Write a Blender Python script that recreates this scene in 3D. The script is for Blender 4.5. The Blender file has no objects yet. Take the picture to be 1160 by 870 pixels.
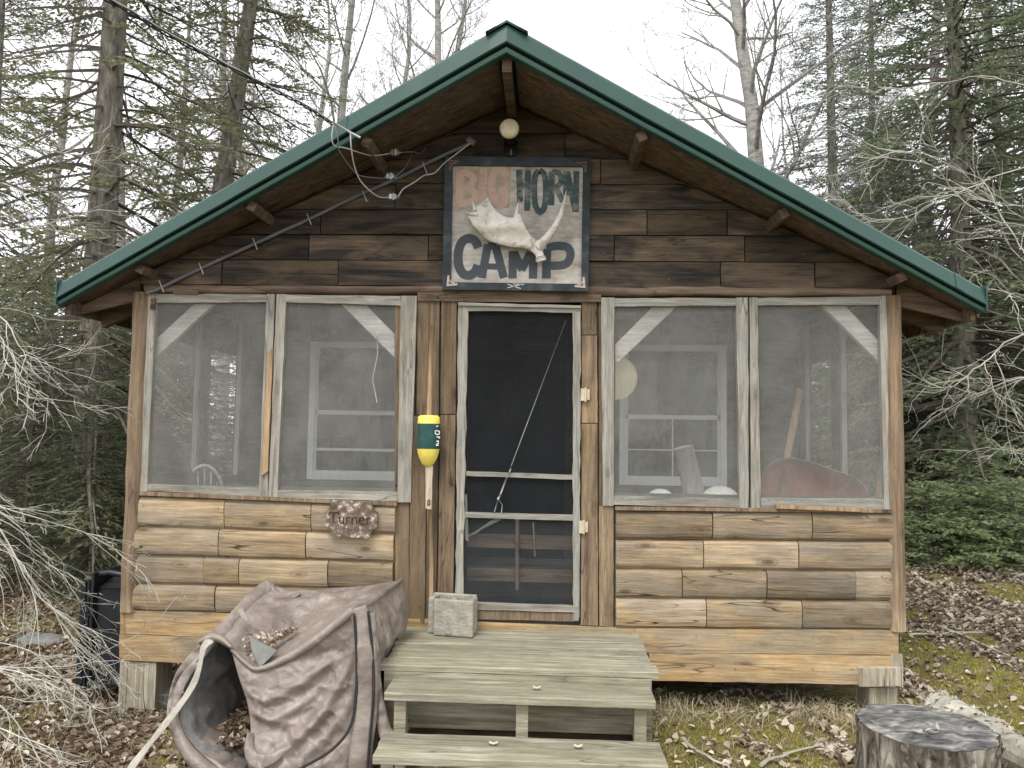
import bpy, math, random
import numpy as np
from mathutils import Vector, Matrix, noise as mnoise
random.seed(7); rng=np.random.default_rng(7)
PI=math.pi
SC=bpy.context.scene; C=SC.collection
# ------------------------------------------------------------------ camera
YAW,PITCH,ROLL=.0477,.0662,.0153
CAM=np.array([.2817,-5.3306,1.9]); F=876.
fw=np.array([-math.sin(YAW)*math.cos(PITCH),math.cos(YAW)*math.cos(PITCH),math.sin(PITCH)])
rr=np.array([math.cos(YAW),math.sin(YAW),0.]); uu=np.cross(rr,fw)
R_=rr*math.cos(ROLL)+uu*math.sin(ROLL); U_=-rr*math.sin(ROLL)+uu*math.cos(ROLL)
def at(px,py,Y):
    d=fw+R_*(px-580)/F-U_*(py-435)/F
    return CAM+d*((Y-CAM[1])/d[1])
cd=bpy.data.cameras.new('camera'); cam=bpy.data.objects.new('camera',cd); C.objects.link(cam)
cd.sensor_width=36; cd.lens=F/1160*36; cd.clip_end=600; cd.clip_start=.05
cam.matrix_world=Matrix(((R_[0],U_[0],-fw[0],CAM[0]),(R_[1],U_[1],-fw[1],CAM[1]),(R_[2],U_[2],-fw[2],CAM[2]),(0,0,0,1)))
SC.camera=cam
# ------------------------------------------------------------------ materials
def newmat(name):
    m=bpy.data.materials.new(name); m.use_nodes=True
    nt=m.node_tree; nt.nodes.clear(); return m,nt
def N(nt,t,**k):
    n=nt.nodes.new(t)
    for a,v in k.items():
        if a.startswith('i_'):
            key=a[2:]; key=int(key) if key.isdigit() else key.replace('_',' ')
            n.inputs[key].default_value=v
        else: setattr(n,a,v)
    return n
def L(nt,a,b): nt.links.new(a,b)
def ramp(nt,src,stops,interp='LINEAR'):
    r=N(nt,'ShaderNodeValToRGB'); r.color_ramp.interpolation=interp
    e=r.color_ramp.elements
    while len(e)<len(stops): e.new(.5)
    for k,(p,c) in enumerate(stops):
        e[k].position=p; e[k].color=(c,c,c,1) if isinstance(c,(int,float)) else (*c,1)
    L(nt,src,r.inputs[0]); return r.outputs[0]
def mixc(nt,f,a,b,mode='MIX'):
    m=N(nt,'ShaderNodeMix',data_type='RGBA',blend_type=mode)
    for s,v in ((m.inputs[0],f),(m.inputs[6],a),(m.inputs[7],b)):
        if isinstance(v,(int,float)): s.default_value=v if s is m.inputs[0] or s.type=="VALUE" else (v,v,v,1)
        elif isinstance(v,tuple): s.default_value=(*v,1)
        else: L(nt,v,s)
    return m.outputs[2]
def coords(nt,scale,rnd=True,obj=True):
    tc=N(nt,'ShaderNodeTexCoord'); v=tc.outputs['Object']
    if rnd:
        a=N(nt,'ShaderNodeAttribute',attribute_name='rnd')
        s=N(nt,'ShaderNodeVectorMath',operation='SCALE'); s.inputs[0].default_value=(13.7,7.3,19.1); L(nt,a.outputs['Fac'],s.inputs['Scale'])
        ad=N(nt,'ShaderNodeVectorMath',operation='ADD'); L(nt,v,ad.inputs[0]); L(nt,s.outputs[0],ad.inputs[1]); v=ad.outputs[0]
    m=N(nt,'ShaderNodeMapping'); m.inputs['Scale'].default_value=scale; L(nt,v,m.inputs[0]); return m.outputs[0]
def finish(nt,col,rough=.8,bump=None,bstr=.3,bdist=.01,spec=.3,metal=0,extra=None):
    p=N(nt,'ShaderNodeBsdfPrincipled'); o=N(nt,'ShaderNodeOutputMaterial')
    if isinstance(col,tuple): p.inputs['Base Color'].default_value=(*col,1)
    else: L(nt,col,p.inputs['Base Color'])
    if isinstance(rough,(int,float)): p.inputs['Roughness'].default_value=rough
    else: L(nt,rough,p.inputs['Roughness'])
    p.inputs['Specular IOR Level'].default_value=spec; p.inputs['Metallic'].default_value=metal
    if bump is not None:
        b=N(nt,'ShaderNodeBump'); b.inputs['Strength'].default_value=bstr; b.inputs['Distance'].default_value=bdist
        L(nt,bump,b.inputs['Height']); L(nt,b.outputs[0],p.inputs['Normal'])
    L(nt,p.outputs[0],o.inputs[0]); return p
def wood(name,cols,axis='x',fine=1.0,patch=1.6,crack=.5,knot=.6,rough=.85,bstr=.35,stain=None,stain_amt=.5,var=.35):
    """cols: dark, mid, light of the bare board; stain: a second weathered colour in broad patches"""
    m,nt=newmat(name)
    def sc(a,b): return {'x':(a,b,b),'y':(b,a,b),'z':(b,b,a)}[axis]
    n1=N(nt,'ShaderNodeTexNoise',i_Scale=1.,i_Detail=7.,i_Roughness=.65,i_Distortion=.6); L(nt,coords(nt,sc(1.3*fine,26*fine)),n1.inputs[0])
    n2=N(nt,'ShaderNodeTexNoise',i_Scale=1.,i_Detail=5.,i_Roughness=.6,i_Distortion=.9); L(nt,coords(nt,sc(patch,patch*4)),n2.inputs[0])
    n3=N(nt,'ShaderNodeTexNoise',i_Scale=1.,i_Detail=4.,i_Roughness=.75); L(nt,coords(nt,sc(4*fine,85*fine)),n3.inputs[0])
    base=ramp(nt,n1.outputs[0],[(.3,cols[0]),(.5,cols[1]),(.72,cols[2])])
    if stain: base=mixc(nt,ramp(nt,n2.outputs[0],[(.5-.12*stain_amt-.02,0),(.62,stain_amt)]),base,stain)
    f=ramp(nt,n3.outputs[0],[(.28,.52),(.72,1.25)]); base=mixc(nt,.85,base,f,'MULTIPLY')
    n6=N(nt,'ShaderNodeTexNoise',i_Scale=1.,i_Detail=6.,i_Roughness=.7,i_Distortion=.4); L(nt,coords(nt,sc(3.,7.)),n6.inputs[0])
    base=mixc(nt,1.,base,ramp(nt,n6.outputs[0],[(.3,.78),(.5,1.),(.7,1.2)]),'MULTIPLY')
    # per board lightness
    a=N(nt,'ShaderNodeAttribute',attribute_name='rnd'); w=N(nt,'ShaderNodeTexWhiteNoise',noise_dimensions='1D'); L(nt,a.outputs['Fac'],w.inputs['W'])
    base=mixc(nt,1.,base,ramp(nt,w.outputs[0],[(0,1-var),(1,1+var*.6)]),'MULTIPLY')
    # drying cracks: thin iso lines of a long stretched noise
    n4=N(nt,'ShaderNodeTexNoise',i_Scale=1.,i_Detail=2.,i_Roughness=.5,i_Distortion=.3); L(nt,coords(nt,sc(.9,9)),n4.inputs[0])
    ck=ramp(nt,n4.outputs[0],[(.478,0),(.486,1),(.49,1),(.498,0)]); n5=N(nt,'ShaderNodeTexNoise',i_Scale=1.,i_Detail=2.); L(nt,coords(nt,sc(1.1,5)),n5.inputs[0])
    ck=mixc(nt,1.,ck,ramp(nt,n5.outputs[0],[(.5,0),(.6,1)]),'MULTIPLY')
    base=mixc(nt,mixc(nt,1.,ck,(crack,)*3,'MULTIPLY'),base,tuple(c*.16 for c in cols[0]))
    # knots
    vo=N(nt,'ShaderNodeTexVoronoi',i_Scale=1.,i_Randomness=1.); L(nt,coords(nt,sc(2.6,6.2)),vo.inputs[0])
    kn=ramp(nt,vo.outputs['Distance'],[(.05,1),(.11,.65),(.13,.15),(.17,.4),(.22,0)])
    base=mixc(nt,mixc(nt,1.,kn,(knot,)*3,'MULTIPLY'),base,tuple(c*.35 for c in cols[0]))
    h=mixc(nt,.5,n1.outputs[0],n3.outputs[0]); h=mixc(nt,ck,h,0.)
    finish(nt,base,rough,h,bstr,.012,.25); return m
def noisy(name,stops,scale=4,detail=6,rough=.8,bstr=.3,bdist=.01,spec=.3,metal=0,stretch=(1,1,1),rnd=False,dist=0,bscale=None):
    m,nt=newmat(name)
    n=N(nt,'ShaderNodeTexNoise',i_Scale=float(scale),i_Detail=float(detail),i_Roughness=.62,i_Distortion=float(dist)); L(nt,coords(nt,stretch,rnd),n.inputs[0])
    b=n.outputs[0]
    if bscale:
        n2=N(nt,'ShaderNodeTexNoise',i_Scale=float(bscale),i_Detail=5.); L(nt,coords(nt,stretch,rnd),n2.inputs[0]); b=n2.outputs[0]
    finish(nt,ramp(nt,n.outputs[0],stops),rough,b,bstr,bdist,spec,metal); return m
def leafmat(name,stops,trans=.35,rough=.6,scale=.6):
    m,nt=newmat(name)
    a=N(nt,'ShaderNodeAttribute',attribute_name='rnd'); col=ramp(nt,a.outputs['Fac'],stops)
    n=N(nt,'ShaderNodeTexNoise',i_Scale=float(scale),i_Detail=3.); L(nt,coords(nt,(1,1,1),False),n.inputs[0])
    col=mixc(nt,1.,col,ramp(nt,n.outputs[0],[(.3,.65),(.7,1.3)]),'MULTIPLY')
    d=N(nt,'ShaderNodeBsdfPrincipled'); L(nt,col,d.inputs['Base Color']); d.inputs['Roughness'].default_value=rough; d.inputs['Specular IOR Level'].default_value=.3
    t=N(nt,'ShaderNodeBsdfTranslucent'); L(nt,col,t.inputs[0])
    mx=N(nt,'ShaderNodeMixShader'); mx.inputs[0].default_value=trans; L(nt,d.outputs[0],mx.inputs[1]); L(nt,t.outputs[0],mx.inputs[2])
    o=N(nt,'ShaderNodeOutputMaterial'); L(nt,mx.outputs[0],o.inputs[0]); return m
def screenmat(name,alpha,col):
    m,nt=newmat(name)
    n=N(nt,'ShaderNodeTexNoise',i_Scale=3.,i_Detail=6.,i_Roughness=.7); L(nt,coords(nt,(1,1,1),True),n.inputs[0])
    n2=N(nt,'ShaderNodeTexNoise',i_Scale=1.,i_Detail=4.,i_Roughness=.8); L(nt,coords(nt,(110,1,24),True),n2.inputs[0])
    f=mixc(nt,.5,n.outputs[0],n2.outputs[0]); f=ramp(nt,f,[(.36,alpha*.6),(.64,min(1,alpha*1.45))])
    t=N(nt,'ShaderNodeBsdfTransparent'); d=N(nt,'ShaderNodeBsdfDiffuse'); d.inputs[0].default_value=(*col,1)
    mx=N(nt,'ShaderNodeMixShader'); L(nt,f,mx.inputs[0]); L(nt,t.outputs[0],mx.inputs[1]); L(nt,d.outputs[0],mx.inputs[2])
    o=N(nt,'ShaderNodeOutputMaterial'); L(nt,mx.outputs[0],o.inputs[0]); return m
def glassmat(name):
    m,nt=newmat(name)
    t=N(nt,'ShaderNodeBsdfTransparent',); t.inputs[0].default_value=(.8,.84,.83,1); g=N(nt,'ShaderNodeBsdfGlossy'); g.inputs['Roughness'].default_value=.03
    fr=N(nt,'ShaderNodeFresnel'); fr.inputs[0].default_value=1.28
    mx=N(nt,'ShaderNodeMixShader'); L(nt,fr.outputs[0],mx.inputs[0]); L(nt,t.outputs[0],mx.inputs[1]); L(nt,g.outputs[0],mx.inputs[2])
    o=N(nt,'ShaderNodeOutputMaterial'); L(nt,mx.outputs[0],o.inputs[0]); return m
M={}
M['log']=wood('half_log_wood',[(.18,.122,.064),(.38,.275,.16),(.50,.385,.235)],'x',1,1.1,.95,.75,stain=(.28,.24,.185),stain_amt=.85,var=.42,bstr=.5)
M['skirt']=wood('skirt_wood',[(.27,.16,.07),(.47,.31,.145),(.56,.41,.22)],'x',1,1.2,.6,.5,stain=(.33,.28,.20),stain_amt=.75,var=.18)
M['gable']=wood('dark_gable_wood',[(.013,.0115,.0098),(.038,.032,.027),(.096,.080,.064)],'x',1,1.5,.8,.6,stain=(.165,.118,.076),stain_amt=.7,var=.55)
M['soffit']=wood('brown_soffit_wood',[(.06,.042,.030),(.135,.094,.066),(.22,.16,.115)],'x',1,1.5,.5,.5,var=.25)
M['beam']=wood('beam_wood',[(.07,.048,.034),(.15,.105,.075),(.24,.18,.13)],'x',1,2,.6,.6,var=.2)
M['vert']=wood('weathered_upright_board',[(.085,.06,.04),(.20,.145,.095),(.34,.255,.165)],'z',1,1.3,.7,.7,stain=(.36,.25,.14),stain_amt=.55,var=.4)
M['post']=wood('peeled_post_wood',[(.12,.075,.045),(.25,.17,.105),(.36,.265,.17)],'z',1,1.4,.5,.7,stain=(.22,.18,.13),stain_amt=.5,var=.1)
M['grayv']=wood('grey_frame_wood_upright',[(.17,.15,.115),(.31,.285,.235),(.45,.425,.365)],'z',1,1.6,.6,.5,stain=(.34,.345,.32),stain_amt=.6,var=.15)
M['grayh']=wood('grey_frame_wood_rail',[(.17,.15,.115),(.31,.285,.235),(.45,.425,.365)],'x',1,1.6,.6,.5,stain=(.34,.345,.32),stain_amt=.6,var=.15)
M['deck']=wood('mossy_deck_wood',[(.18,.162,.118),(.345,.318,.235),(.52,.49,.39)],'x',1,1.4,.6,.35,stain=(.275,.25,.16),stain_amt=.65,var=.24)
M['brace']=wood('pale_brace_wood',[(.42,.40,.36),(.58,.56,.52),(.68,.66,.62)],'x',1,2,.3,.3,var=.1)
M['pillar']=wood('split_pale_wood',[(.20,.17,.12),(.42,.37,.28),(.60,.55,.44)],'z',1,2,.9,.3,var=.2)
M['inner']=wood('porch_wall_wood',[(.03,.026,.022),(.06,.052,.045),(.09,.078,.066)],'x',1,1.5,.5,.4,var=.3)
M['dark']=noisy('unlit_room_black',[(.3,(.008,.009,.010)),(.7,(.016,.017,.019))],5)  # near-black colour carries the darkness of the unlit room
M['white']=noisy('white_window_paint',[(.3,(.70,.71,.70)),(.7,(.80,.81,.80))],6,rough=.6,bstr=.1)
M['screen']=screenmat('dusty_insect_screen',.165,(.42,.417,.385))
M['sscreen']=screenmat('side_insect_screen',.05,(.25,.25,.23))
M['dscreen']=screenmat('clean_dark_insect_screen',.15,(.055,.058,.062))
M['dscreen2']=screenmat('loose_grey_insect_screen',.22,(.13,.14,.145))
M['glass']=glassmat('window_glass')
M['green']=noisy('green_roof_enamel',[(.3,(.014,.052,.041)),(.7,(.020,.066,.052))],2.5,rough=.40,bstr=.05,spec=.5)
M['slot']=noisy('dark_slot_enamel',[(.3,(.008,.016,.015)),(.7,(.012,.022,.02))],3,rough=.7)
M['black']=noisy('black_frame_paint',[(.3,(.012,.016,.02)),(.55,(.03,.04,.047)),(.75,(.09,.10,.10))],7,rough=.6,bstr=.3,stretch=(1,1,1))
M['blackp']=noisy('black_plastic',[(.3,(.008,.010,.013)),(.7,(.016,.019,.024))],9,rough=.38,bstr=.08,spec=.5)
M['conc']=noisy('grey_concrete',[(.25,(.20,.185,.15)),(.5,(.32,.30,.25)),(.75,(.44,.42,.36))],14,10,.95,.7,.01,bscale=60)
M['metal']=noisy('dull_galvanised',[(.3,(.25,.26,.27)),(.7,(.42,.43,.44))],20,rough=.45,metal=.7)
M['brass']=noisy('pale_hinge',[(.3,(.42,.36,.25)),(.7,(.62,.55,.42))],30,rough=.5)
M['cableblk']=noisy('black_cable',[(.3,(.010,.010,.011)),(.7,(.02,.02,.02))],9,rough=.5)
M['cablegry']=noisy('grey_cable',[(.3,(.10,.105,.11)),(.7,(.17,.175,.18))],9,rough=.6)
M['wirewht']=noisy('pale_wire',[(.3,(.34,.35,.34)),(.7,(.50,.51,.50))],9,rough=.5)
M['antler']=noisy('bleached_antler',[(.3,(.26,.235,.19)),(.42,(.52,.48,.42)),(.7,(.74,.71,.65))],7,9,.65,.45,.006,stretch=(1.6,1,1.6),dist=1.2)
M['bulb']=noisy('cream_bulb_glass',[(.3,(.52,.46,.30)),(.7,(.70,.64,.46))],18,rough=.35,spec=.5)
M['yellow']=noisy('yellow_buoy_paint',[(.25,(.60,.48,.07)),(.6,(.78,.66,.14)),(.8,(.80,.70,.25))],9,8,.5,.2)
M['bgreen']=noisy('green_buoy_wrap',[(.3,(.010,.045,.038)),(.6,(.022,.075,.065)),(.8,(.10,.17,.155))],10,8,.45,.2)
M['stick']=wood('orange_stick_wood',[(.24,.15,.08),(.38,.26,.15),(.48,.35,.22)],'z',1,2,.2,.3,var=.1)
M['stickw']=wood('pale_stick_wood',[(.40,.32,.24),(.58,.48,.38),(.66,.58,.48)],'z',1,2,.2,.1,var=.1)
M['whitep']=noisy('white_lettering_paint',[(.3,(.65,.66,.64)),(.7,(.75,.75,.73))],20)
M['plaque']=noisy('peeling_plaque',[(.30,(.05,.032,.02)),(.46,(.13,.088,.058)),(.57,(.22,.165,.12)),(.62,(.48,.43,.39)),(.75,(.58,.54,.50))],26,9,.5,.9,.01,spec=.5,stretch=(1,1,1))
M['plett']=noisy('dark_carved_letters',[(.3,(.025,.016,.011)),(.7,(.06,.04,.028))],30)
M['rust']=noisy('rusty_red_enamel',[(.3,(.30,.10,.06)),(.55,(.42,.16,.10)),(.75,(.50,.26,.19))],7,8,.6,.2)
M['ename']=noisy('white_enamel',[(.3,(.5,.5,.46)),(.7,(.68,.68,.63))],8,rough=.35)
M['cream']=noisy('cream_disc',[(.3,(.60,.56,.36)),(.7,(.80,.77,.54))],7,rough=.6)
M['greylog']=noisy('grey_log',[(.3,(.26,.25,.225)),(.7,(.50,.48,.44))],5,stretch=(5,5,1),bstr=.5)
M['bark']=noisy('grey_brown_bark',[(.3,(.07,.06,.047)),(.5,(.165,.15,.122)),(.7,(.30,.285,.24))],9,9,.95,1.,.03,stretch=(2.2,2.2,.5),dist=.6)
M['birch']=noisy('pale_grey_bark',[(.3,(.16,.15,.135)),(.5,(.30,.29,.265)),(.7,(.42,.41,.38))],6,8,.9,.6,.02,stretch=(1,1,2.5))
M['twig']=noisy('brown_twig',[(.3,(.075,.062,.05)),(.7,(.18,.155,.13))],3,rough=.9)
M['deadw']=noisy('bleached_dead_twig',[(.3,(.26,.245,.205)),(.5,(.40,.38,.33)),(.7,(.56,.54,.47))],5,rough=.9)
M['lichen']=leafmat('pale_lichen_tufts',[(0,(.34,.36,.28)),(.5,(.50,.52,.42)),(1,(.62,.63,.52))],.3)
M['spruce']=leafmat('olive_spruce_needles',[(0,(.10,.108,.062)),(.5,(.20,.206,.115)),(.85,(.29,.285,.165)),(1,(.36,.34,.25))],.55)
M['hyoung']=leafmat('bright_hemlock_needles',[(0,(.16,.21,.10)),(.5,(.29,.36,.18)),(.85,(.42,.47,.26)),(1,(.48,.5,.32))],.55)
M['hemlock']=leafmat('deep_hemlock_needles',[(0,(.08,.10,.06)),(.5,(.15,.182,.105)),(.85,(.23,.262,.15)),(1,(.30,.31,.19))],.55)
M['fir']=leafmat('haze_tinted_fir_needles',[(0,(.12,.14,.12)),(.5,(.19,.215,.185)),(1,(.26,.28,.24))],.55)  # pale blue grey puts distance haze into the needle colour
M['litter']=leafmat('fallen_leaves',[(0,(.075,.045,.030)),(.3,(.16,.10,.065)),(.6,(.27,.20,.135)),(.85,(.42,.345,.25)),(1,(.60,.54,.45))],.15,.75,1.2)
M['litterp']=leafmat('pale_fallen_leaves',[(0,(.20,.15,.11)),(.3,(.38,.31,.235)),(.6,(.54,.465,.37)),(.85,(.66,.60,.50)),(1,(.76,.72,.64))],.15,.75,1.2)
M['straw']=leafmat('dry_straw_grass',[(0,(.24,.19,.11)),(.5,(.42,.36,.23)),(1,(.58,.52,.37))],.3,.8)
M['moss']=leafmat('yellow_green_moss',[(0,(.17,.155,.035)),(.5,(.36,.32,.075)),(.8,(.52,.45,.13)),(1,(.52,.43,.20))],.25,.9,3)
def groundmat():
    m,nt=newmat('forest_floor')
    n=N(nt,'ShaderNodeTexNoise',i_Scale=9.,i_Detail=9.,i_Roughness=.7); L(nt,coords(nt,(1,1,1),False),n.inputs[0])
    n2=N(nt,'ShaderNodeTexNoise',i_Scale=1.1,i_Detail=4.,i_Roughness=.6); L(nt,coords(nt,(1,1,1),False),n2.inputs[0])
    vo=N(nt,'ShaderNodeTexVoronoi',i_Scale=22.); L(nt,coords(nt,(1,1,1),False),vo.inputs[0])
    c=ramp(nt,n.outputs[0],[(.3,(.05,.035,.024)),(.5,(.12,.085,.058)),(.7,(.24,.18,.125))])
    sp=N(nt,'ShaderNodeSeparateColor'); L(nt,vo.outputs['Color'],sp.inputs[0]); c=mixc(nt,.65,c,ramp(nt,sp.outputs[0],[(0,(.06,.038,.026)),(.4,(.16,.11,.075)),(.75,(.30,.23,.165)),(1,(.45,.38,.30))]))
    a=N(nt,'ShaderNodeAttribute',attribute_name='moss')
    mm=N(nt,'ShaderNodeMath',operation='MULTIPLY'); L(nt,a.outputs['Fac'],mm.inputs[0]); L(nt,ramp(nt,n.outputs[0],[(.38,.25),(.55,1)]),mm.inputs[1])
    c=mixc(nt,mm.outputs[0],c,ramp(nt,n.outputs[0],[(.3,(.07,.075,.02)),(.7,(.20,.19,.05))]))
    finish(nt,c,.95,n.outputs[0],.8,.03,.1); return m
M['ground']=groundmat()
def fabric(name,a,b,rough=.42,sp=.45):
    m,nt=newmat(name)
    n=N(nt,'ShaderNodeTexNoise',i_Scale=2.6,i_Detail=8.,i_Roughness=.65,i_Distortion=1.2); L(nt,coords(nt,(1,1,1),False),n.inputs[0])
    n2=N(nt,'ShaderNodeTexNoise',i_Scale=16.,i_Detail=5.,i_Roughness=.6,i_Distortion=.8); L(nt,coords(nt,(1,1,1),False),n2.inputs[0])
    c=mixc(nt,ramp(nt,n.outputs[0],[(.35,0),(.65,1)]),a,b)
    c=mixc(nt,ramp(nt,n2.outputs[0],[(.56,0),(.74,.35)]),c,tuple(min(1,x*1.7) for x in b))
    finish(nt,c,rough,mixc(nt,.35,n.outputs[0],n2.outputs[0]),.55,.035,sp); return m
M['bag']=fabric('brown_vinyl_cloth',(.14,.110,.092),(.30,.252,.218))
M['lining']=fabric('grey_vinyl_lining',(.11,.108,.105),(.20,.195,.19),.6)
M['web']=fabric('faded_webbing',(.34,.315,.265),(.50,.475,.41),.85,.1)
M['zip']=noisy('black_zip',[(.3,(.012,.011,.012)),(.7,(.03,.028,.028))],40,rough=.6)
def signboard():
    m,nt=newmat('weathered_sign_board')
    n=N(nt,'ShaderNodeTexNoise',i_Scale=5.,i_Detail=9.,i_Roughness=.7); L(nt,coords(nt,(1,1,1.7),False),n.inputs[0])
    c=ramp(nt,n.outputs[0],[(.26,(.17,.145,.115)),(.42,(.34,.31,.27)),(.56,(.48,.45,.41)),(.75,(.60,.57,.52))])
    n2=N(nt,'ShaderNodeTexNoise',i_Scale=1.,i_Detail=5.); L(nt,coords(nt,(3,3,40),False),n2.inputs[0])
    c=mixc(nt,.7,c,ramp(nt,n2.outputs[0],[(.3,.7),(.6,1.05)]),'MULTIPLY')
    finish(nt,c,.85,n.outputs[0],.3,.008,.2); return m
M['sign']=signboard()
def worn(name,a,b,t0,t1,sc=9.):
    m,nt=newmat(name)
    n=N(nt,'ShaderNodeTexNoise',i_Scale=sc,i_Detail=9.,i_Roughness=.75); L(nt,coords(nt,(1,1,1.4),False),n.inputs[0])
    finish(nt,mixc(nt,ramp(nt,n.outputs[0],[(t0,0),(t1,1)]),a,b),.8,n.outputs[0],.2,.004,.2); return m
M['let_salmon']=worn('faded_salmon_paint',(.48,.345,.285),(.36,.27,.20),.50,.68,14.)
M['let_teal']=worn('faded_teal_paint',(.055,.085,.088),(.22,.215,.19),.50,.62,9.)
M['let_blue']=worn('slate_blue_paint',(.065,.075,.085),(.16,.16,.15),.58,.72,8.)
M['bkt']=noisy('pale_corner_bracket',[(.3,(.36,.29,.25)),(.7,(.55,.47,.42))],40)
M['stone']=noisy('grey_stone',[(.3,(.13,.13,.12)),(.7,(.26,.26,.245))],8,8,.9,.6)
M['stumptop']=noisy('dark_rotten_stump_top',[(.32,(.035,.034,.033)),(.46,(.11,.105,.10)),(.56,(.22,.21,.195)),(.68,(.42,.41,.37))],6,10,.8,1.,.03,stretch=(1,2.2,1),dist=.8)
M['stumpbark']=noisy('flaking_stump_bark',[(.32,(.035,.028,.022)),(.46,(.13,.105,.08)),(.56,(.27,.24,.195)),(.70,(.50,.475,.42))],11,10,.9,1.,.04,stretch=(1.6,1.6,.5),dist=.7)
M['rot']=noisy('bleached_rotten_log',[(.3,(.09,.08,.06)),(.45,(.30,.28,.23)),(.7,(.56,.54,.46))],5,9,.9,1.,.03,stretch=(1,1,1))
# ------------------------------------------------------------------ mesh builder
def spl(pts,n=8):
    P=np.array(pts,float); out=[]
    for i in range(len(P)-1):
        p0=P[max(i-1,0)];p1=P[i];p2=P[i+1];p3=P[min(i+2,len(P)-1)]
        for t in np.linspace(0,1,n,endpoint=False): out.append(.5*((2*p1)+(-p0+p2)*t+(2*p0-5*p1+4*p2-p3)*t*t+(-p0+3*p1-3*p2+p3)*t**3))
    out.append(P[-1]); return out
WORLD={}
class MB:
    def __init__(s): s.v=[]; s.f=[]; s.r=[]
    def add(s,vs,fs,rnd=None):
        b=len(s.v); r=random.random()*10 if rnd is None else rnd
        s.v+= [tuple(map(float,p)) for p in vs]; s.f+=[tuple(b+i for i in f) for f in fs]; s.r+=[r]*len(fs)
    def hexa(s,a,rnd=None): # 8 points, bottom loop 0-3 then top loop 4-7
        s.add(a,[(3,2,1,0),(4,5,6,7),(0,1,5,4),(1,2,6,5),(2,3,7,6),(3,0,4,7)],rnd)
    def box(s,x0,x1,y0,y1,z0,z1,rnd=None):
        s.hexa([(x0,y0,z0),(x1,y0,z0),(x1,y1,z0),(x0,y1,z0),(x0,y0,z1),(x1,y0,z1),(x1,y1,z1),(x0,y1,z1)],rnd)
    def beam(s,a,b,w,h,up=(0,0,1),rnd=None):
        a=np.array(a,float); b=np.array(b,float); d=b-a; d/=np.linalg.norm(d); u=np.array(up,float); sd=np.cross(d,u); sd/=np.linalg.norm(sd); u=np.cross(sd,d)
        s.hexa([p+sd*i*w/2+u*j*h/2 for j in(-1,1) for p,i in((a,-1),(a,1),(b,1),(b,-1))],rnd)
    def prism(s,pts,back,rnd=None): # front polygon (ccw seen from -y) pushed back by vector
        n=len(pts); back=np.array(back,float); P=[np.array(p,float) for p in pts]
        s.add(P+[p+back for p in P],[tuple(range(n)),tuple(range(2*n-1,n-1,-1))]+[(i,i+n,(i+1)%n+n,(i+1)%n) for i in range(n)],rnd)
    def px(s,pts,Y,th,rnd=None):   # polygon traced on the plane Y, real thickness th
        s.prism([at(p[0],p[1],Y) for p in pts],(0,th,0),rnd)
    def board(s,a,b,c,d,Y,th,n=8,jit=.002,rnd=None): # quad px TL,TR,BR,BL with wavering edges
        A,B,Cc,D=[at(p[0],p[1],Y) for p in (a,b,c,d)]
        along=np.linalg.norm(B-A)>np.linalg.norm(D-A)
        if not along: A,B,Cc,D=D,A,B,Cc
        t=np.linspace(0,1,n+1); e1=[A+(B-A)*k for k in t]; e2=[D+(Cc-D)*k for k in t]
        for k in range(n+1):
            w=random.uniform(-jit,jit); n_=(e1[k]-e2[k])/np.linalg.norm(e1[k]-e2[k])
            e1[k]=e1[k]+n_*w; e2[k]=e2[k]+n_*random.uniform(-jit,jit); dy=random.uniform(-jit,jit)*.5; e1[k][1]+=dy; e2[k][1]+=dy
        bk=np.array([0,th,0]); m=n+1
        vs=e2+e1+[p+bk for p in e2]+[p+bk for p in e1]; fs=[]
        for k in range(n):
            fs+=[(k,k+1,m+k+1,m+k),(2*m+k,3*m+k,3*m+k+1,2*m+k+1),(m+k,m+k+1,3*m+k+1,3*m+k),(k,2*m+k,2*m+k+1,k+1)]
        fs+=[(0,m,3*m,2*m),(n,2*m+n,3*m+n,m+n)]
        s.add(vs,fs,rnd)
    def grid(s,G,rnd=None,close=False): # G (n,m,3)
        n,m=G.shape[:2]; b=len(s.v); r=random.random()*10 if rnd is None else rnd
        s.v+=[tuple(p) for p in G.reshape(-1,3).tolist()]
        mm=m if close else m-1; c=0
        for i in range(n-1):
            for j in range(mm): s.f.append((b+i*m+j,b+i*m+(j+1)%m,b+(i+1)*m+(j+1)%m,b+(i+1)*m+j)); c+=1
        s.r+=[r]*c
    def tube(s,path,rad,sides=6,cap=True,rnd=None):
        P=np.array(path,float); n=len(P)
        rad=np.full(n,rad) if isinstance(rad,(int,float)) else np.array(rad,float)
        T=np.gradient(P,axis=0); T/=np.linalg.norm(T,axis=1)[:,None]+1e-9
        up=np.array([0,0,1.]) if abs(T[0][2])<.9 else np.array([1.,0,0])
        G=[]
        for i in range(n):
            a=np.cross(T[i],up); a/=np.linalg.norm(a)+1e-9; b=np.cross(T[i],a); up=-b if False else np.cross(a,T[i])
            ang=np.arange(sides)*2*PI/sides
            G.append(P[i]+rad[i]*(np.cos(ang)[:,None]*a+np.sin(ang)[:,None]*b))
        b0=len(s.v); s.grid(np.array(G),rnd,True)
        if cap:
            s.f.append(tuple(b0+k for k in range(sides))); s.f.append(tuple(b0+(n-1)*sides+k for k in range(sides-1,-1,-1))); s.r+=[s.r[-1]]*2
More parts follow.
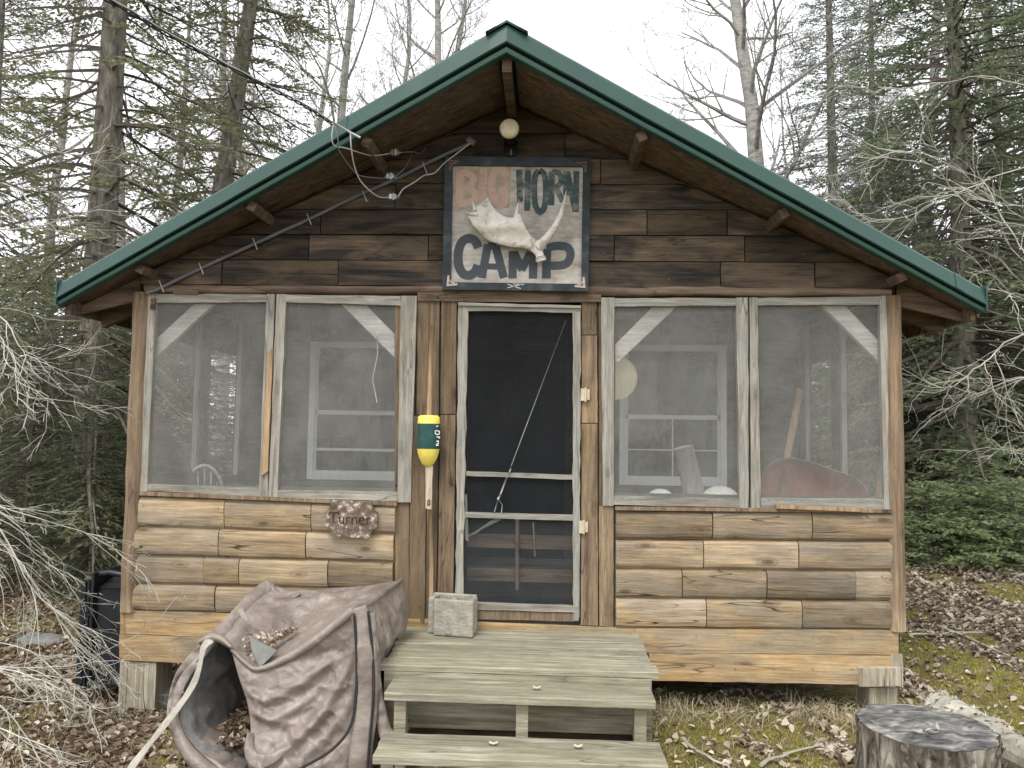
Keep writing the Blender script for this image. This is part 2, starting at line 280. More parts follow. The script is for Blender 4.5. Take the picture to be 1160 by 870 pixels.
    def ribbon(s,pts,w,Y,th=.0012,closed=False): # painted / cut out strokes on plane Y; px widths
        k=F/(Y-CAM[1])
        P=np.array([[at(a,b,Y)[0],at(a,b,Y)[2]] for a,b in pts]); w=w/k/2
        n=len(P); A=[];B=[]
        for i in range(n):
            if closed: d0=P[i]-P[i-1]; d1=P[(i+1)%n]-P[i]
            else: d0=P[i]-P[max(i-1,0)] if i else P[1]-P[0]; d1=P[min(i+1,n-1)]-P[i] if i<n-1 else d0
            d0=d0/np.linalg.norm(d0); d1=d1/np.linalg.norm(d1); t=d0+d1; t/=np.linalg.norm(t)+1e-9
            nn=np.array([-t[1],t[0]]); c=max(.55,nn@np.array([-d0[1],d0[0]])); A.append(P[i]+nn*w/c); B.append(P[i]-nn*w/c)
        r=random.random()*10
        for i in range(n if closed else n-1):
            j=(i+1)%n
            s.prism([(B[i][0],Y,B[i][1]),(B[j][0],Y,B[j][1]),(A[j][0],Y,A[j][1]),(A[i][0],Y,A[i][1])],(0,th,0),r)
    def build(s,name,mat,parent=None,smooth=False,origin=None):
        me=bpy.data.meshes.new(name)
        V=np.array(s.v)
        if parent is not None: o=np.array(WORLD[parent.name])
        elif origin is not None: o=np.array(origin)
        else: o=np.array([(V[:,0].min()+V[:,0].max())/2,(V[:,1].min()+V[:,1].max())/2,V[:,2].min()])
        me.from_pydata((V-o).tolist(),[],s.f); me.update()
        a=me.attributes.new('rnd','FLOAT','FACE'); a.data.foreach_set('value',s.r)
        me.materials.append(M[mat] if isinstance(mat,str) else mat)
        if smooth: me.polygons.foreach_set('use_smooth',[True]*len(me.polygons))
        ob=bpy.data.objects.new(name,me); C.objects.link(ob)
        if parent is not None: ob.parent=parent
        else: ob.location=o
        WORLD[ob.name]=tuple(o); return ob
def build_quads(name,Q,rnd,mat,parent=None,tri=False,origin=(0,0,0)):
    """Q (N,k,3) separate faces"""
    n,k=Q.shape[:2]; me=bpy.data.meshes.new(name)
    o=np.array(WORLD[parent.name]) if parent is not None else np.array(origin,float)
    me.vertices.add(n*k); me.vertices.foreach_set('co',(Q-o).reshape(-1).astype('f'))
    me.loops.add(n*k); me.loops.foreach_set('vertex_index',np.arange(n*k,dtype='i'))
    me.polygons.add(n); me.polygons.foreach_set('loop_start',np.arange(0,n*k,k,dtype='i')); me.polygons.foreach_set('loop_total',np.full(n,k,dtype='i'))
    me.update(calc_edges=True); a=me.attributes.new('rnd','FLOAT','FACE'); a.data.foreach_set('value',rnd.astype('f'))
    me.materials.append(M[mat]); ob=bpy.data.objects.new(name,me); C.objects.link(ob)
    if parent is not None: ob.parent=parent
    else: ob.location=o
    WORLD[ob.name]=tuple(o); return ob
def thing(name,label,cat,loc,group=None):
    o=bpy.data.objects.new(name,None); o.empty_display_size=.1; C.objects.link(o); o.location=tuple(map(float,loc)); WORLD[o.name]=tuple(map(float,loc))
    o['label']=label; o['category']=cat
    if group: o['group']=group
    return o
def tag(o,label,cat,group=None):
    o['label']=label; o['category']=cat
    if group: o['group']=group
    return o
def kids(o): return [c for c in bpy.data.objects if c.parent==o]
def dup(root,loc,rz=0,sc=1.,label=None,group=None,ch=None):
    r=root.copy(); C.objects.link(r); r.location=tuple(map(float,loc)); r.rotation_euler=(0,0,rz); r.scale=(sc,sc,sc)
    if label: r['label']=label
    if group: r['group']=group
    for c in ch: d=c.copy(); C.objects.link(d); d.parent=r
    return r
# ------------------------------------------------------------------ ground
def sstep(a,b,x): t=np.clip((x-a)/(b-a),0,1); return t*t*(3-2*t)
_ph=rng.uniform(0,6.28,(14,)); _kk=rng.normal(0,1,(14,2))
def wavy(x,y,f):
    s=0
    for i in range(14): s=s+np.sin((_kk[i,0]*x+_kk[i,1]*y)*f+_ph[i])
    return s/14
def gh(x,y):
    x=np.asarray(x,float); y=np.asarray(y,float)
    h=-.03+.03*np.clip(x+2.6,-1.5,5.)
    h=h+.075*np.clip(y-.3,0,14)+.28*sstep(2.7,5.,x)*sstep(-1.6,1.5,y)+.05*sstep(-2.9,-4.2,x)
    und=sstep(2.2,2.7,np.abs(x))            # flat under the cabin
    h=h-(1-und)*.075*np.clip(y-.3,0,6.5)*sstep(8,6.5,y)
    h=h+.05*wavy(x,y,1.5)*sstep(-.1,.5,np.abs(y)+np.abs(x)*.1)+.018*wavy(x,y,6.)+.6*wavy(x,y,.12)*sstep(8,30,np.hypot(x,y))
    return h
def mossf(x,y):
    m=wavy(x*1.0+3,y*1.3,2.6)*2.2+.38+1.6*wavy(x+7,y,9.)
    m=np.where((x>.7)&(x<2.9)&(y<.3),m+.45,m); m=np.where(x<-1.4,m-.38,m); m=np.where((x>2.7)&(y>.9),m-.5,m)
    m=np.where((x>3.0)&(y<1.6)&(y>-1.4),m+.5,m)
    return np.clip(m*1.6,0,1)
def ground():
    a=np.concatenate([np.linspace(-260,-30,12)[:-1],np.linspace(-30,-8,30)[:-1],np.linspace(-8,8,200)[:-1],np.linspace(8,30,30)[:-1],np.linspace(30,260,12)])
    X,Y=np.meshgrid(a,a); Z=gh(X,Y); G=np.stack([X,Y,Z],-1)
    b=MB(); b.grid(G,0.); o=b.build('ground','ground',origin=(0,0,0),smooth=True); o['kind']='structure'
    at_=o.data.attributes.new('moss','FLOAT','POINT'); at_.data.foreach_set('value',mossf(X,Y).reshape(-1).astype('f'))
ground()
def keepout(x,y):
    k=(np.abs(x)<2.62)&(y>.35)
    k|=(x>-.6)&(x<.9)&(y>-1.4)&(y<.1)
    return k
def leaves(n,xr,yr,size,mat,label,name='leaf_litter',mfun=None,seed=1,clump=True):
    g=np.random.default_rng(seed); x=g.uniform(*xr,n); y=yr[0]+(yr[1]-yr[0])*g.random(n)**1.25
    k=~keepout(x,y)
    if mfun is not None: k&=g.random(n)<mfun(x,y)
    x=x[k];y=y[k]; n=len(x); z=gh(x,y)+g.random(n)*.025+.004
    yaw=g.uniform(0,2*PI,n); s=g.uniform(.5,1.25,n)*size; w=s*g.uniform(.45,.8,n); ti=g.normal(0,.38,n); tj=g.normal(0,.38,n)
    c,sn=np.cos(yaw),np.sin(yaw)
    u=np.stack([c,sn,ti],-1); v=np.stack([-sn,c,tj],-1); P=np.stack([x,y,z],-1); cur=g.uniform(.1,.45,n)
    up=np.array([0,0,1.])
    A=P-u*s[:,None]/2; B=P+u*s[:,None]/2+up*(cur*s)[:,None]*.5
    Lm=P+v*w[:,None]/2+up*(cur*w)[:,None]; Rm=P-v*w[:,None]/2+up*(cur*w)[:,None]; 
    L1=A*.5+B*.5+v*(w*.5)[:,None]+up*(cur*w)[:,None]-u*(s*.22)[:,None]; L2=L1+u*(s*.44)[:,None]-v*(w*.08)[:,None]; R1=A*.5+B*.5-v*(w*.42)[:,None]+up*(cur*w)[:,None]-u*(s*.18)[:,None]; R2=R1+u*(s*.42)[:,None]+v*(w*.12)[:,None]
    Q=np.concatenate([np.stack([A,P,L2,L1],1),np.stack([P,B,L2,L2],1)[:,:4],np.stack([A,R1,R2,P],1),np.stack([P,R2,B,B],1)])
    Q[n:2*n,3]=(Q[n:2*n,0]+Q[n:2*n,2])/2; Q[3*n:,3]=(Q[3*n:,2]+Q[3*n:,0])/2
    r=np.tile(np.clip(g.beta(2.,2.2,n),0,1),4)
    o=build_quads(name,Q,r,mat); o['kind']='stuff'; o['label']=label; o['category']='leaves'
leaves(38000,(-7,-1.2),(-2.4,6),.052,'litter','brown fallen leaves covering the ground left of the cabin',mfun=lambda x,y:1-.55*mossf(x,y),seed=2)
leaves(9000,(-7,-1.2),(-2.2,6),.052,'litterp','pale tan leaves among the brown ones left of the cabin',seed=3)
leaves(56000,(.8,7.5),(-2.2,5),.052,'litterp','pale dry leaves on the bank right of the cabin',mfun=lambda x,y:np.where(mossf(x,y)>.5,.10,1.),seed=4)
leaves(8000,(.8,7.5),(-2.2,6),.052,'litter','dark brown leaves among the pale ones right of the cabin',mfun=lambda x,y:np.where(mossf(x,y)>.5,.10,1.),seed=5)
def blades(name,n,xr,yr,hgt,wid,mat,label,mfun,seed,lean=.5,cat='grass'):
    g=np.random.default_rng(seed); x=g.uniform(*xr,n); y=g.uniform(*yr,n); k=~keepout(x,y)&(g.random(n)<mfun(x,y)); x=x[k]; y=y[k]; n=len(x)
    P=np.stack([x,y,gh(x,y)-.004],-1); a=g.uniform(0,2*PI,n); h=hgt*g.uniform(.4,1.3,n)
    d=np.stack([np.cos(a),np.sin(a),np.zeros(n)],-1); ln=g.random(n)*lean
    mid=P+d*(h*ln*.4)[:,None]; mid[:,2]+=h*.6; tip=P+d*(h*ln*1.3)[:,None]; tip[:,2]+=h*np.clip(1-ln*.6,.2,1)
    e=g.uniform(0,2*PI,n); sd=np.stack([np.cos(e),np.sin(e),np.zeros(n)],-1)*wid/2
    Q=np.stack([P-sd,P+sd,mid+sd*.8,mid-sd*.8],1); T=np.stack([mid-sd*.8,mid+sd*.8,tip+sd*.1,tip-sd*.1],1)
    o=build_quads(name,np.concatenate([Q,T]),np.tile(g.random(n),2),mat); o['kind']='stuff'; o['label']=label; o['category']=cat
blades('moss',110000,(.75,5.5),(-2.0,2.4),.022,.006,'moss','yellow green moss cushions right of the steps',lambda x,y:mossf(x,y)>.35,11,.9,'moss')
blades('moss',35000,(-4.5,-1.0),(-2.0,.6),.02,.006,'moss','green moss patches in the leaves left of the cabin',lambda x,y:mossf(x,y)>.55,12,.9,'moss')
blades('dry_grass',2600,(.9,2.75),(-.40,.20),.13,.005,'straw','dry straw coloured grass along the foot of the cabin',lambda x,y:np.clip(.9-abs(y+.10)*2.6,0.05,1)*(wavy(x*2,y,5.)>-.05),13,2.6)
blades('dry_grass',2200,(.8,3.6),(-2,.0),.07,.004,'straw','scattered dry grass stems in the moss right of the steps',lambda x,y:.6+0*x,14,1.9)
blades('dry_grass',4200,(-4.5,-1.1),(-1.8,.3),.09,.005,'straw','dry grass stems beside the pale foundation post',lambda x,y:.5+0*x,15,1.9)
# ------------------------------------------------------------------ cabin
CB=thing('screened_log_cabin','small screened porch cabin of tan half logs with a green metal roof','cabin',(0,0,.0))
W=2.62; FZ=.60                                    # half width, floor height
RZ=4.22; RM=.468                                  # underside of roof: z = RZ - RM|x|
def rz(x): return RZ-RM*abs(x)
EX=3.12; PB=6.2
def yf(x): return -(.75-.63*abs(x)/EX)
# -- lower half log siding
def halflog(b,xl,xr,ytl,ytr,ybl,ybr,bulge=.034,Y=-.005,n=14):
    A,B,Cc,D=at(xl,ytl,Y),at(xr,ytr,Y),at(xr,ybr,Y),at(xl,ybl,Y); K=9
    r=random.random()*10; ph=random.uniform(0,6); bl=bulge*random.uniform(.8,1.15)
    rows=[]
    for i in range(-1,n+2):
        t=min(max(i/n,0),1); e=1.
        if i==-1 or i==n+1: e=0.
        elif i==0 or i==n: t=min(max(t,.004),.996)
        T=A+(B-A)*t; Bo=D+(Cc-D)*t; row=[]
        wob=.0035*math.sin(t*7+ph)+random.uniform(-.0015,.0015)
        for k in range(K+1):
            s=k/K; p=T+(Bo-T)*s; q=abs(2*s-1)
            o=bl*(1-q**3.6)**.55*e + (.006*e)
            p=p.copy(); p[1]-=o+wob*e*(1-q); p[2]+=wob*.6*(1 if 0<k<K else .6); row.append(p)
        rows.append(row)
    b.grid(np.array(rows)[:,::-1],r)
def siding(rows,name,label=None):
    b=MB()
    for (yl,yr,y2l,y2r,xs,xa,xb) in rows:
        full=lambda x,l,r_: l+(r_-l)*(x-xa)/(xb-xa)
        for i in range(len(xs)-1):
            x0,x1=xs[i]+.2,xs[i+1]-.2; d=random.uniform(-.4,.4)
            halflog(b,x0,x1,full(x0,yl,yr)+.15+d,full(x1,yl,yr)+.15-d*.5,full(x0,y2l,y2r)-.15+d*.4,full(x1,y2l,y2r)-.15-d)
    o=b.build(name,'log',CB,smooth=False)
    return o
siding([(562,572,597,606,[157,256,354,449],157,449),(596,605,629,637,[155,250,348,447],155,447),(628,636,661,668,[152,233,273,373,446],152,446),(660,667,692,700,[149,246,372,446],149,446)],'log_siding')
siding([(578,580,611,613,[697,806,918,1010],697,1010),(611,613,644,647,[697,796,903,1009],697,1009),(644,646,677,680,[697,772,867,967,1009],697,1010),(677,680,711,714,[697,799,907,1009],697,1010)],'log_siding')
b=MB() # sheathing behind the logs
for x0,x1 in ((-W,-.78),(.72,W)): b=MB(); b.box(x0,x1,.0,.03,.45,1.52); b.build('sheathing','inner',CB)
# -- skirt boards
def pboard(name,quads,mat,Y,th,jit=.002,parent=None,n=8):
    b=MB()
    for q in quads: b.board(*q,Y,th,n,jit)
    return b.build(name,mat,parent or CB)
pboard('skirt_board',[((141,691),(447,700),(447,730),(141,718))],'skirt',-.03,.035)
pboard('skirt_board',[((135,719.3),(447,731.3),(447,761),(135,748))],'skirt',-.045,.04)
pboard('skirt_board',[((720,712),(1018,714),(1018,742),(720,739))],'skirt',-.03,.035)
pboard('skirt_board',[((735,740.5),(1010,743.5),(1012,776),(738,771))],'skirt',-.04,.04)
pboard('skirt_board',[((447,700),(720,712),(720,745),(447,735))],'skirt',-.02,.03)
pboard('corner_block',[((974,757),(1023,757),(1023,777),(974,778))],'pillar',-.07,.05)
pboard('corner_block',[((136,692),(141,692),(141,718),(136,718))],'skirt',-.035,.04,n=2)
pboard('corner_block',[((1010,742),(1023,742),(1023,757),(1010,757))],'pillar',-.035,.04,n=2)
# foundation posts
def pier(px0,px1,pyt,pyb,Y,th):
    b=MB(); A=at(px0,pyt,Y); B=at(px1,pyb,Y)
    n=5
    for i in range(n): # split faces of one rough post
        xa=A[0]+(B[0]-A[0])*i/n; xb=A[0]+(B[0]-A[0])*(i+1)/n-.002; dy=random.uniform(0,.012)
        b.box(xa,xb,Y+dy,Y+th,min(B[2],gh(xa,Y))-.06,A[2]-.003)
    return b.build('foundation_post','pillar',CB)
pier(136,175,749,803,-.03,.24); pier(985,1018,779,800,-.02,.2)
for x in (-2.5,0,2.4):
    for y in (1.9,5.9):
        b=MB(); b.box(x-.12,x+.12,y-.12,y+.12,gh(x,y)-.1,.45); b.build('foundation_post','pillar',CB)
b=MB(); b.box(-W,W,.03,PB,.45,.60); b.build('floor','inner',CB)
# -- corner posts
def pole(name,a,bp,Y,r,mat='post'):
    b=MB(); A=at(*a,Y); B=at(*bp,Y); n=14; pts=[A+(B-A)*i/n for i in range(n+1)]
    for p in pts: p[0]+=random.uniform(-.003,.003)
    b.tube(pts,[r*random.uniform(.96,1.04) for _ in pts],12); return b.build(name,mat,CB,True)
pole('corner_post',(162,332),(147,692),.0,.062); pole('corner_post',(1010,336),(1016,714),.0,.058)
for s in (-1,1):
    for y in (1.0,1.86):
        b=MB(); b.box(s*W-.05,s*W+.05,y-.05,y+.05,.6,rz(W)-.02); b.build('side_post','inner',CB)
# header log between windows and gable
def header(xl,yl,xr,yr,Y,r):
    b=MB(); A=at(xl,yl,Y); B=at(xr,yr,Y); n=40; P=[A+(B-A)*i/n for i in range(n+1)]
    for i,p in enumerate(P): p[2]+=.006*math.sin(i*.9)+random.uniform(-.003,.003)
    b.tube(P,[r*random.uniform(.92,1.08) for _ in P],10); return b.build('header_log','beam',CB,True)
header(166,327.5,1008,331,-.0,.036)
b=MB(); b.box(-W,W,.02,.10,at(585,338,0)[2],3.06); b.build('header_beam','inner',CB)
# -- gable boards
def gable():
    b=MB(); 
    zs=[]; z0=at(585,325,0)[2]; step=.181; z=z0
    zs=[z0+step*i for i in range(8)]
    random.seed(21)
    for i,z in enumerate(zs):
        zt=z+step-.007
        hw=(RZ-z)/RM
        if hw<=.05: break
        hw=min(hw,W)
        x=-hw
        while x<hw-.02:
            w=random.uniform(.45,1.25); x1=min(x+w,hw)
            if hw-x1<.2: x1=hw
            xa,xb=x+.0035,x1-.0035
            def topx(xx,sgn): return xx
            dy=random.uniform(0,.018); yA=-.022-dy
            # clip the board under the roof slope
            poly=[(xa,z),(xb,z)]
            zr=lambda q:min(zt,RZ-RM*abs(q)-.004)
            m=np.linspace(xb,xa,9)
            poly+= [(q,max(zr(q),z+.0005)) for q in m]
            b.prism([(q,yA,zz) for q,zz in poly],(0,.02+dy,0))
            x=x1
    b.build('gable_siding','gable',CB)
    b=MB(); zb=at(585,330,0)[2]; hw=(RZ-zb)/RM
    b.prism([(-W,.0,zb),(W,.0,zb),(W,.0,rz(W)-.01),(0,.0,RZ-.01),(-W,.0,rz(W)-.01)],(0,.03,0)); b.build('sheathing','inner',CB)
gable(); random.seed(5)
# -- roof
RF=MB()
def roofpt(x,y,dz): return (x,y,rz(x)+dz)
for s in (-1,1):
    n=24; xs=np.linspace(0,s*EX,n+1)
    # closed slab of metal sheet: underside dz .05, top dz .09, raised ribs on the top
    for dz0,dz1 in ((.055,.075),):
        top=[];bot=[]
        for x in xs:
            top.append([roofpt(x,yf(x)-.0,dz1),roofpt(x,PB+.4,dz1)]); bot.append([roofpt(x,yf(x)-.0,dz0),roofpt(x,PB+.4,dz0)])
        RF.grid(np.array(top) if s<0 else np.array(top)[:,::-1]); RF.grid(np.array(bot) if s>0 else np.array(bot)[:,::-1])
    for y in np.arange(.2,PB+.3,.3):
        RF.beam((0,y,RZ+.085),(s*EX,y,rz(EX)+.085),.03,.02)
    RF.beam((s*EX,yf(EX),rz(EX)+.065),(s*EX,PB+.4,rz(EX)+.065),.012,.05)
RO=RF.build('roof','green',CB)
def sweep(b,prof,xa,xb,n,tap=True): # gable trim profile (offset forward, height above underside) swept along the prow edge
    G=[]
    for i in range(n+1):
        x=xa+(xb-xa)*i/n; q=abs(x)/EX; hs=1-.16*q
        wv=.0018*math.sin(x*9)+.0012*math.sin(x*23+1)
        G.append([(x,yf(x)-f+wv,rz(x)+h*hs) for f,h in prof])
    G=np.array(G); b.grid(G if xb>xa else G[:,::-1])
def trim(prof,name,mat,par,xo=0.):
    b=MB()
    for s in (-1,1): sweep(b,prof,0,s*(EX+xo),30)
    return b.build(name,mat,par)
P_main=[(-.10,.186),(-.02,.198),(.022,.192),(.036,.174),(.052,.066),(.046,.058),(.010,.058)]
trim(P_main,'gable_trim','green',RO,.03)
trim([(.012,.060),(.012,.038),(.02,.036)],'trim_slot','slot',RO,.02)
trim([(.016,.038),(.034,.036),(.040,.030),(.036,.004),(.030,-.002),(-.02,-.002)],'trim_lip','green',RO,.02)
b=MB()
for s in (-1,1): # closing end of trim at the eaves
    x=s*(EX+.03); y=yf(EX)
    b=MB(); b.prism([(x,y-.048,rz(EX)),(x,y-.048,rz(EX)+.17),(x,y+.10,rz(EX)+.17),(x,y+.10,rz(EX))],(-s*.01,0,0)); b.build('trim_end','green',RO)
for sx in (-1.02,2.93):
    b=MB(); s_=1 if sx>0 else -1; sweep(b,[(f+.003,h+.002) for f,h in P_main],sx,sx+s_*.05,2); b.build('trim_joint','green',RO)
b=MB() # ridge cap
for s in (-1,1):
    G=[[(0,y,RZ+.194 if y<0 else RZ+.13),(s*.125,y,RZ+.186-RM*.125 if y<0 else RZ+.13-RM*.125-.01),(s*.13,y,RZ+.180-RM*.125 if y<0 else RZ+.10-RM*.125)] for y in (-.80,-.5,-.499,PB+.42)]
    b.grid(np.array(G))
b.prism([(0,-.803,RZ+.196),(-.125,-.785,RZ+.190-RM*.125),(-.125,-.785,RZ+.178-RM*.125),(0,-.803,RZ+.182),(.125,-.785,RZ+.178-RM*.125),(.125,-.785,RZ+.190-RM*.125)],(0,.01,0))
b.build('ridge_cap','green',RO)
# soffit boards: two boards along the prow on each side, then the porch ceiling
def soffit():
    for s in (-1,1):
        for t0,t1,dz in ((0.01,.50,.002),(.49,1.02,.030)):
            b=MB(); n=16; G=[]
            for i in range(n+1):
                x=s*(.05+(EX-.04-.05)*i/n); w=yf(x); wv=random.uniform(-.002,.002)
                yb=0.03
                y0=w+(yb-w)*t0; y1=w+(yb-w)*t1
                G.append([(x,y0,rz(x)+dz+wv),(x,y1,rz(x)+dz+wv)])
            G=np.array(G); b.grid(G if s<0 else G[:,::-1]); G2=G.copy(); G2[:,:,2]+=.02; b.grid(G2 if s>0 else G2[:,::-1]); b.build('soffit_board','soffit',CB)
        b=MB()
        for k,(y0) in enumerate(np.arange(.03,PB+.35,.2)):
            y1=y0+.196; dz=random.uniform(.02,.03)
            b.prism([(0.0,y0,RZ+dz),(0,y1,RZ+dz),(s*(EX-.03),y1,rz(EX-.03)+dz),(s*(EX-.03),y0,rz(EX-.03)+dz)],(0,0,.02))
        b.build('ceiling_boards','soffit',CB)
        b=MB(); b.beam((s*(EX-.02),yf(EX)+.04,rz(EX)+.0),(s*(EX-.02),PB+.3,rz(EX)+.0),.03,.10); b.build('eave_board','beam',CB)
        for y in (.30,1.1,1.9,3.1,4.3,5.6):
            b=MB(); b.beam((s*.02,y,RZ-.06),(s*(EX-.03),y,rz(EX-.03)-.06),.05,.12); b.build('rafter','soffit',CB)
        b=MB(); b.prism([(s*(W+.03),.02,rz(W)-.002),(s*(EX-.04),.02,rz(EX-.04)-.002),(s*(EX-.04),.02,rz(EX)-.04),(s*(W+.03),.02,rz(W)-.17)],(0,.03,0)); b.build('rafter_tail','soffit',CB)
soffit()
# lookout beams under the overhang
def lookout(x,ln,w=.056,h=.062):
    y0=yf(x)+.03; s=1 if x>0 else -1
    b=MB(); a=(x,y0,rz(x)-h/2-.001); c=(x,min(y0+ln,-.03),rz(x)-h/2-.001)
    up=(0,0,1)
    sl=unit(np.array([-RM*s,0,1.])) if x else np.array([0,0,1.]); b.beam(a,c,w,h,sl)
    b.build('lookout_beam','soffit',CB)
def xcross(px,py,yy): return at(px,py,yy)[0]
def unit(v): return v/(np.linalg.norm(v)+1e-9)
lookout(0.,.74,.06,.09)
for px,py in ((425,150),(290,240),(150,316)): lookout(at(px,py,-.3)[0],.6)
for px,py in ((722,150),(885,238),(1030,320)): lookout(at(px,py,-.3)[0],.6)
# ridge beam
b=MB(); b.box(-.03,.03,.04,PB,RZ-.18,RZ-.03); b.build('ridge_beam','soffit',CB)
# -- window frames (each a framed screen)
def frame(o,i,Y=-.03,th=.045,label=None):
    """o: outer TL,TR,BR,BL ; i: opening TL,TR,BR,BL in photo pixels"""
    oTL,oTR,oBR,oBL=o; iTL,iTR,iBR,iBL=i
    b=MB(); g=1.5
    b.px([(iBL[0]-g,iBL[1]+g),(iBR[0]+g,iBR[1]+g),(iTR[0]+g,iTR[1]-g),(iTL[0]-g,iTL[1]-g)],Y+th*.55,.0008); fr=b.build('window_screen','screen',CB)
    b=MB(); b.board(oTL,(iTL[0],oTL[1]+(oTR[1]-oTL[1])*.1),(iBL[0],oBL[1]),oBL,Y,th,10,.0025); b.build('stile','grayv',fr)
    b=MB(); b.board((iTR[0],oTR[1]),oTR,oBR,(iBR[0],oBR[1]),Y,th,10,.0025); b.build('stile','grayv',fr)
    b=MB(); b.board((iTL[0]+.3,oTL[1]+.6),(iTR[0]-.3,oTR[1]+.6),iTR,iTL,Y+.002,th,8,.0025); b.build('rail','grayh',fr)
    b=MB(); b.board(iBL,iBR,(iBR[0]-.3,oBR[1]-1),(iBL[0]+.3,oBL[1]-1),Y+.002,th,8,.003); b.build('rail','grayh',fr)
    # staples / thin retaining strip round the opening
    b=MB(); 
    for p,q in ((iTL,iTR),(iTR,iBR),(iBR,iBL),(iBL,iTL)):
        n=int(np.hypot(q[0]-p[0],q[1]-p[1])/9)
        cx=(iTL[0]+iBR[0])/2; cy=(iTL[1]+iBR[1])/2
        for k in range(1,n):
            x=p[0]+(q[0]-p[0])*k/n; y=p[1]+(q[1]-p[1])*k/n; x+=2.2*np.sign(x-cx)*(abs(x-cx)/abs(iTL[0]-cx)>.9); y+=2.*np.sign(y-cy)*(abs(y-cy)/abs(iTL[1]-cy)>.9)
            P=at(x,y,Y-.002); b.box(P[0]-.004,P[0]+.004,Y-.003,Y+.001,P[2]-.0015,P[2]+.0015)
    b.build('staples','metal',fr)['kind']='stuff'
    return fr
frame([(166,332),(311,333),(303,563),(155,557)],[(177,343),(302,342),(293,553),(166,548)])
frame([(313,333),(472,335),(465,569),(304,564)],[(324,342),(454,346),(450,557),(314,555)],Y=-.034)
frame([(681,337),(847.5,337),(848,576),(683,573)],[(696,347),(834,346),(838,565),(695,562)],Y=-.034)
frame([(849,337),(1007,335),(1015,578),(851,577)],[(858,346),(996,345),(1002,565),(862,564)])
# sills under frames, loose stick, wedge strips
pboard('window_sill',[((158,556.5),(449,569),(449,573),(157,561))],'post',-.05,.05,.001)
pboard('window_sill',[((697,574),(1010,577.5),(1010,581),(697,578))],'post',-.05,.05,.001)
pboard('nailed_strip',[((303,400),(309,393),(303,534),(296,539))],'stick',-.05,.016,.002)
pboard('nailed_strip',[((196,329),(224,329),(224,333),(196,333))],'beam',-.045,.02,.001,n=3)
pboard('nailed_strip',[((171,338),(176,338),(175,350),(170,350))],'beam',-.045,.02,.001,n=2)
def nails(pts,Y,name='nails'):
    b=MB()
    for x,z in pts: b.box(x-.0032,x+.0032,Y-.001,Y+.004,z-.0032,z+.0032)
    b.build(name,'cablegry',CB)['kind']='stuff'
nl=[]; random.seed(77)
for (y0,y1) in ((562,600),(598,632),(630,664),(662,694)):
    for x in (160,250,262,343,352,440): nl+= [tuple(at(x+random.uniform(-4,4),y0+(y1-y0)*t+random.uniform(-2,2)+ (x-157)*.03,-.04)[[0,2]]) for t in (.3,.75)]
for (y0,y1) in ((578,611),(611,645),(645,678),(678,712)):
    for x in (702,790,802,896,910,1003): nl+= [tuple(at(x+random.uniform(-4,4),y0+(y1-y0)*t+random.uniform(-2,2),-.04)[[0,2]]) for t in (.3,.75)]
nails(nl,-.0395)
nails([tuple(at(x,y,-.05)[[0,2]]) for x in range(150,440,48) for y in (700+(x-150)*.03,735+(x-150)*.03)]+[tuple(at(x,y,-.05)[[0,2]]) for x in range(745,1010,44) for y in (722,758)],-.048)
nails([tuple(at(x,y+random.uniform(-6,6),-.03)[[0,2]]) for x in (455,475,490,508,668,686) for y in (360,372,455,480,560,640,690)],-.026)
nails([(x,z) for z in (at(585,325,0)[2]+.181*i+.05 for i in range(5)) for x in [random.uniform(-1,1)*((RZ-z)/RM-.2) for _ in range(5)] if abs(x)>.48],-.0415)
# -- vertical boards beside the door
V=[((448,345),(464,345),(463,706),(447,703),'vert'),
   ((473,340),(486,340),(484,470),(472,470),'vert'),((466,471),(484,471),(481,707),(463,706),'vert'),
   ((486.5,340),(498,340),(494,708),(482,708),'vert'),
   ((500,338),(517,338),(516,469),(499,469),'vert'),((499,470),(516,470),(513,706),(495,708),'vert'),
   ((659,341),(676,341),(676,379),(659,379),'vert'),((659,380),(676,380),(677,479),(659,479),'vert'),((659,480),(677,480),(677,709),(658,708),'vert'),
   ((678.5,337),(694,337),(694,575),(678.5,575),'vert'),((678.5,573),(695,574),(695,711),(678.5,709),'vert')]
for i,q in enumerate(V): pboard('upright_board',[q[:4]],q[4],-.012-.004*(i%3),.02,.002,n=10)
pboard('head_board',[((473,331),(681,333),(681,342.5),(473,341))],'beam',-.03,.03)
b=MB(); b.px([(447,704),(522,706),(522,338),(447,338)],.006,.02); b.build('sheathing','inner',CB); b=MB(); b.px([(657,708),(697,711),(697,338),(657,338)],.006,.02); b.build('sheathing','inner',CB)
# -- screen door
Yd=-.035
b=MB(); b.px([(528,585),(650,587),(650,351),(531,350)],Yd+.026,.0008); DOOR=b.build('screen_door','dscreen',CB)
for q in (((519,343),(530,343),(524,688),(516,688)),((649,346),(658,346),(656,703),(649,703))): b=MB(); b.board(*q,Yd,.04,24,.005); b.build('stile','grayv',DOOR)
pboard('top_rail',[((530,344),(658,347),(658,354),(530,352))],'grayh',Yd+.002,.036,.003,DOOR)
pboard('top_rail',[((519,342.5),(658,346),(658,349),(519,346))],'grayh',Yd-.012,.012,.002,DOOR)
pboard('bottom_rail',[((540,683),(655,687),(656,694),(524,690))],'grayh',Yd-.004,.04,.003,DOOR)
pboard('threshold',[((518,690),(655,695),(655,704),(518,701))],'post',Yd+.006,.08,.002,CB)
pboard('cross_bar',[((528,533.5),(649,538),(649,543.5),(528,539))],'grayh',Yd+.001,.022,.0015,DOOR)
pboard('cross_bar',[((527,580),(649,583.5),(649,590),(527,586))],'grayh',Yd+.001,.022,.0015,DOOR)
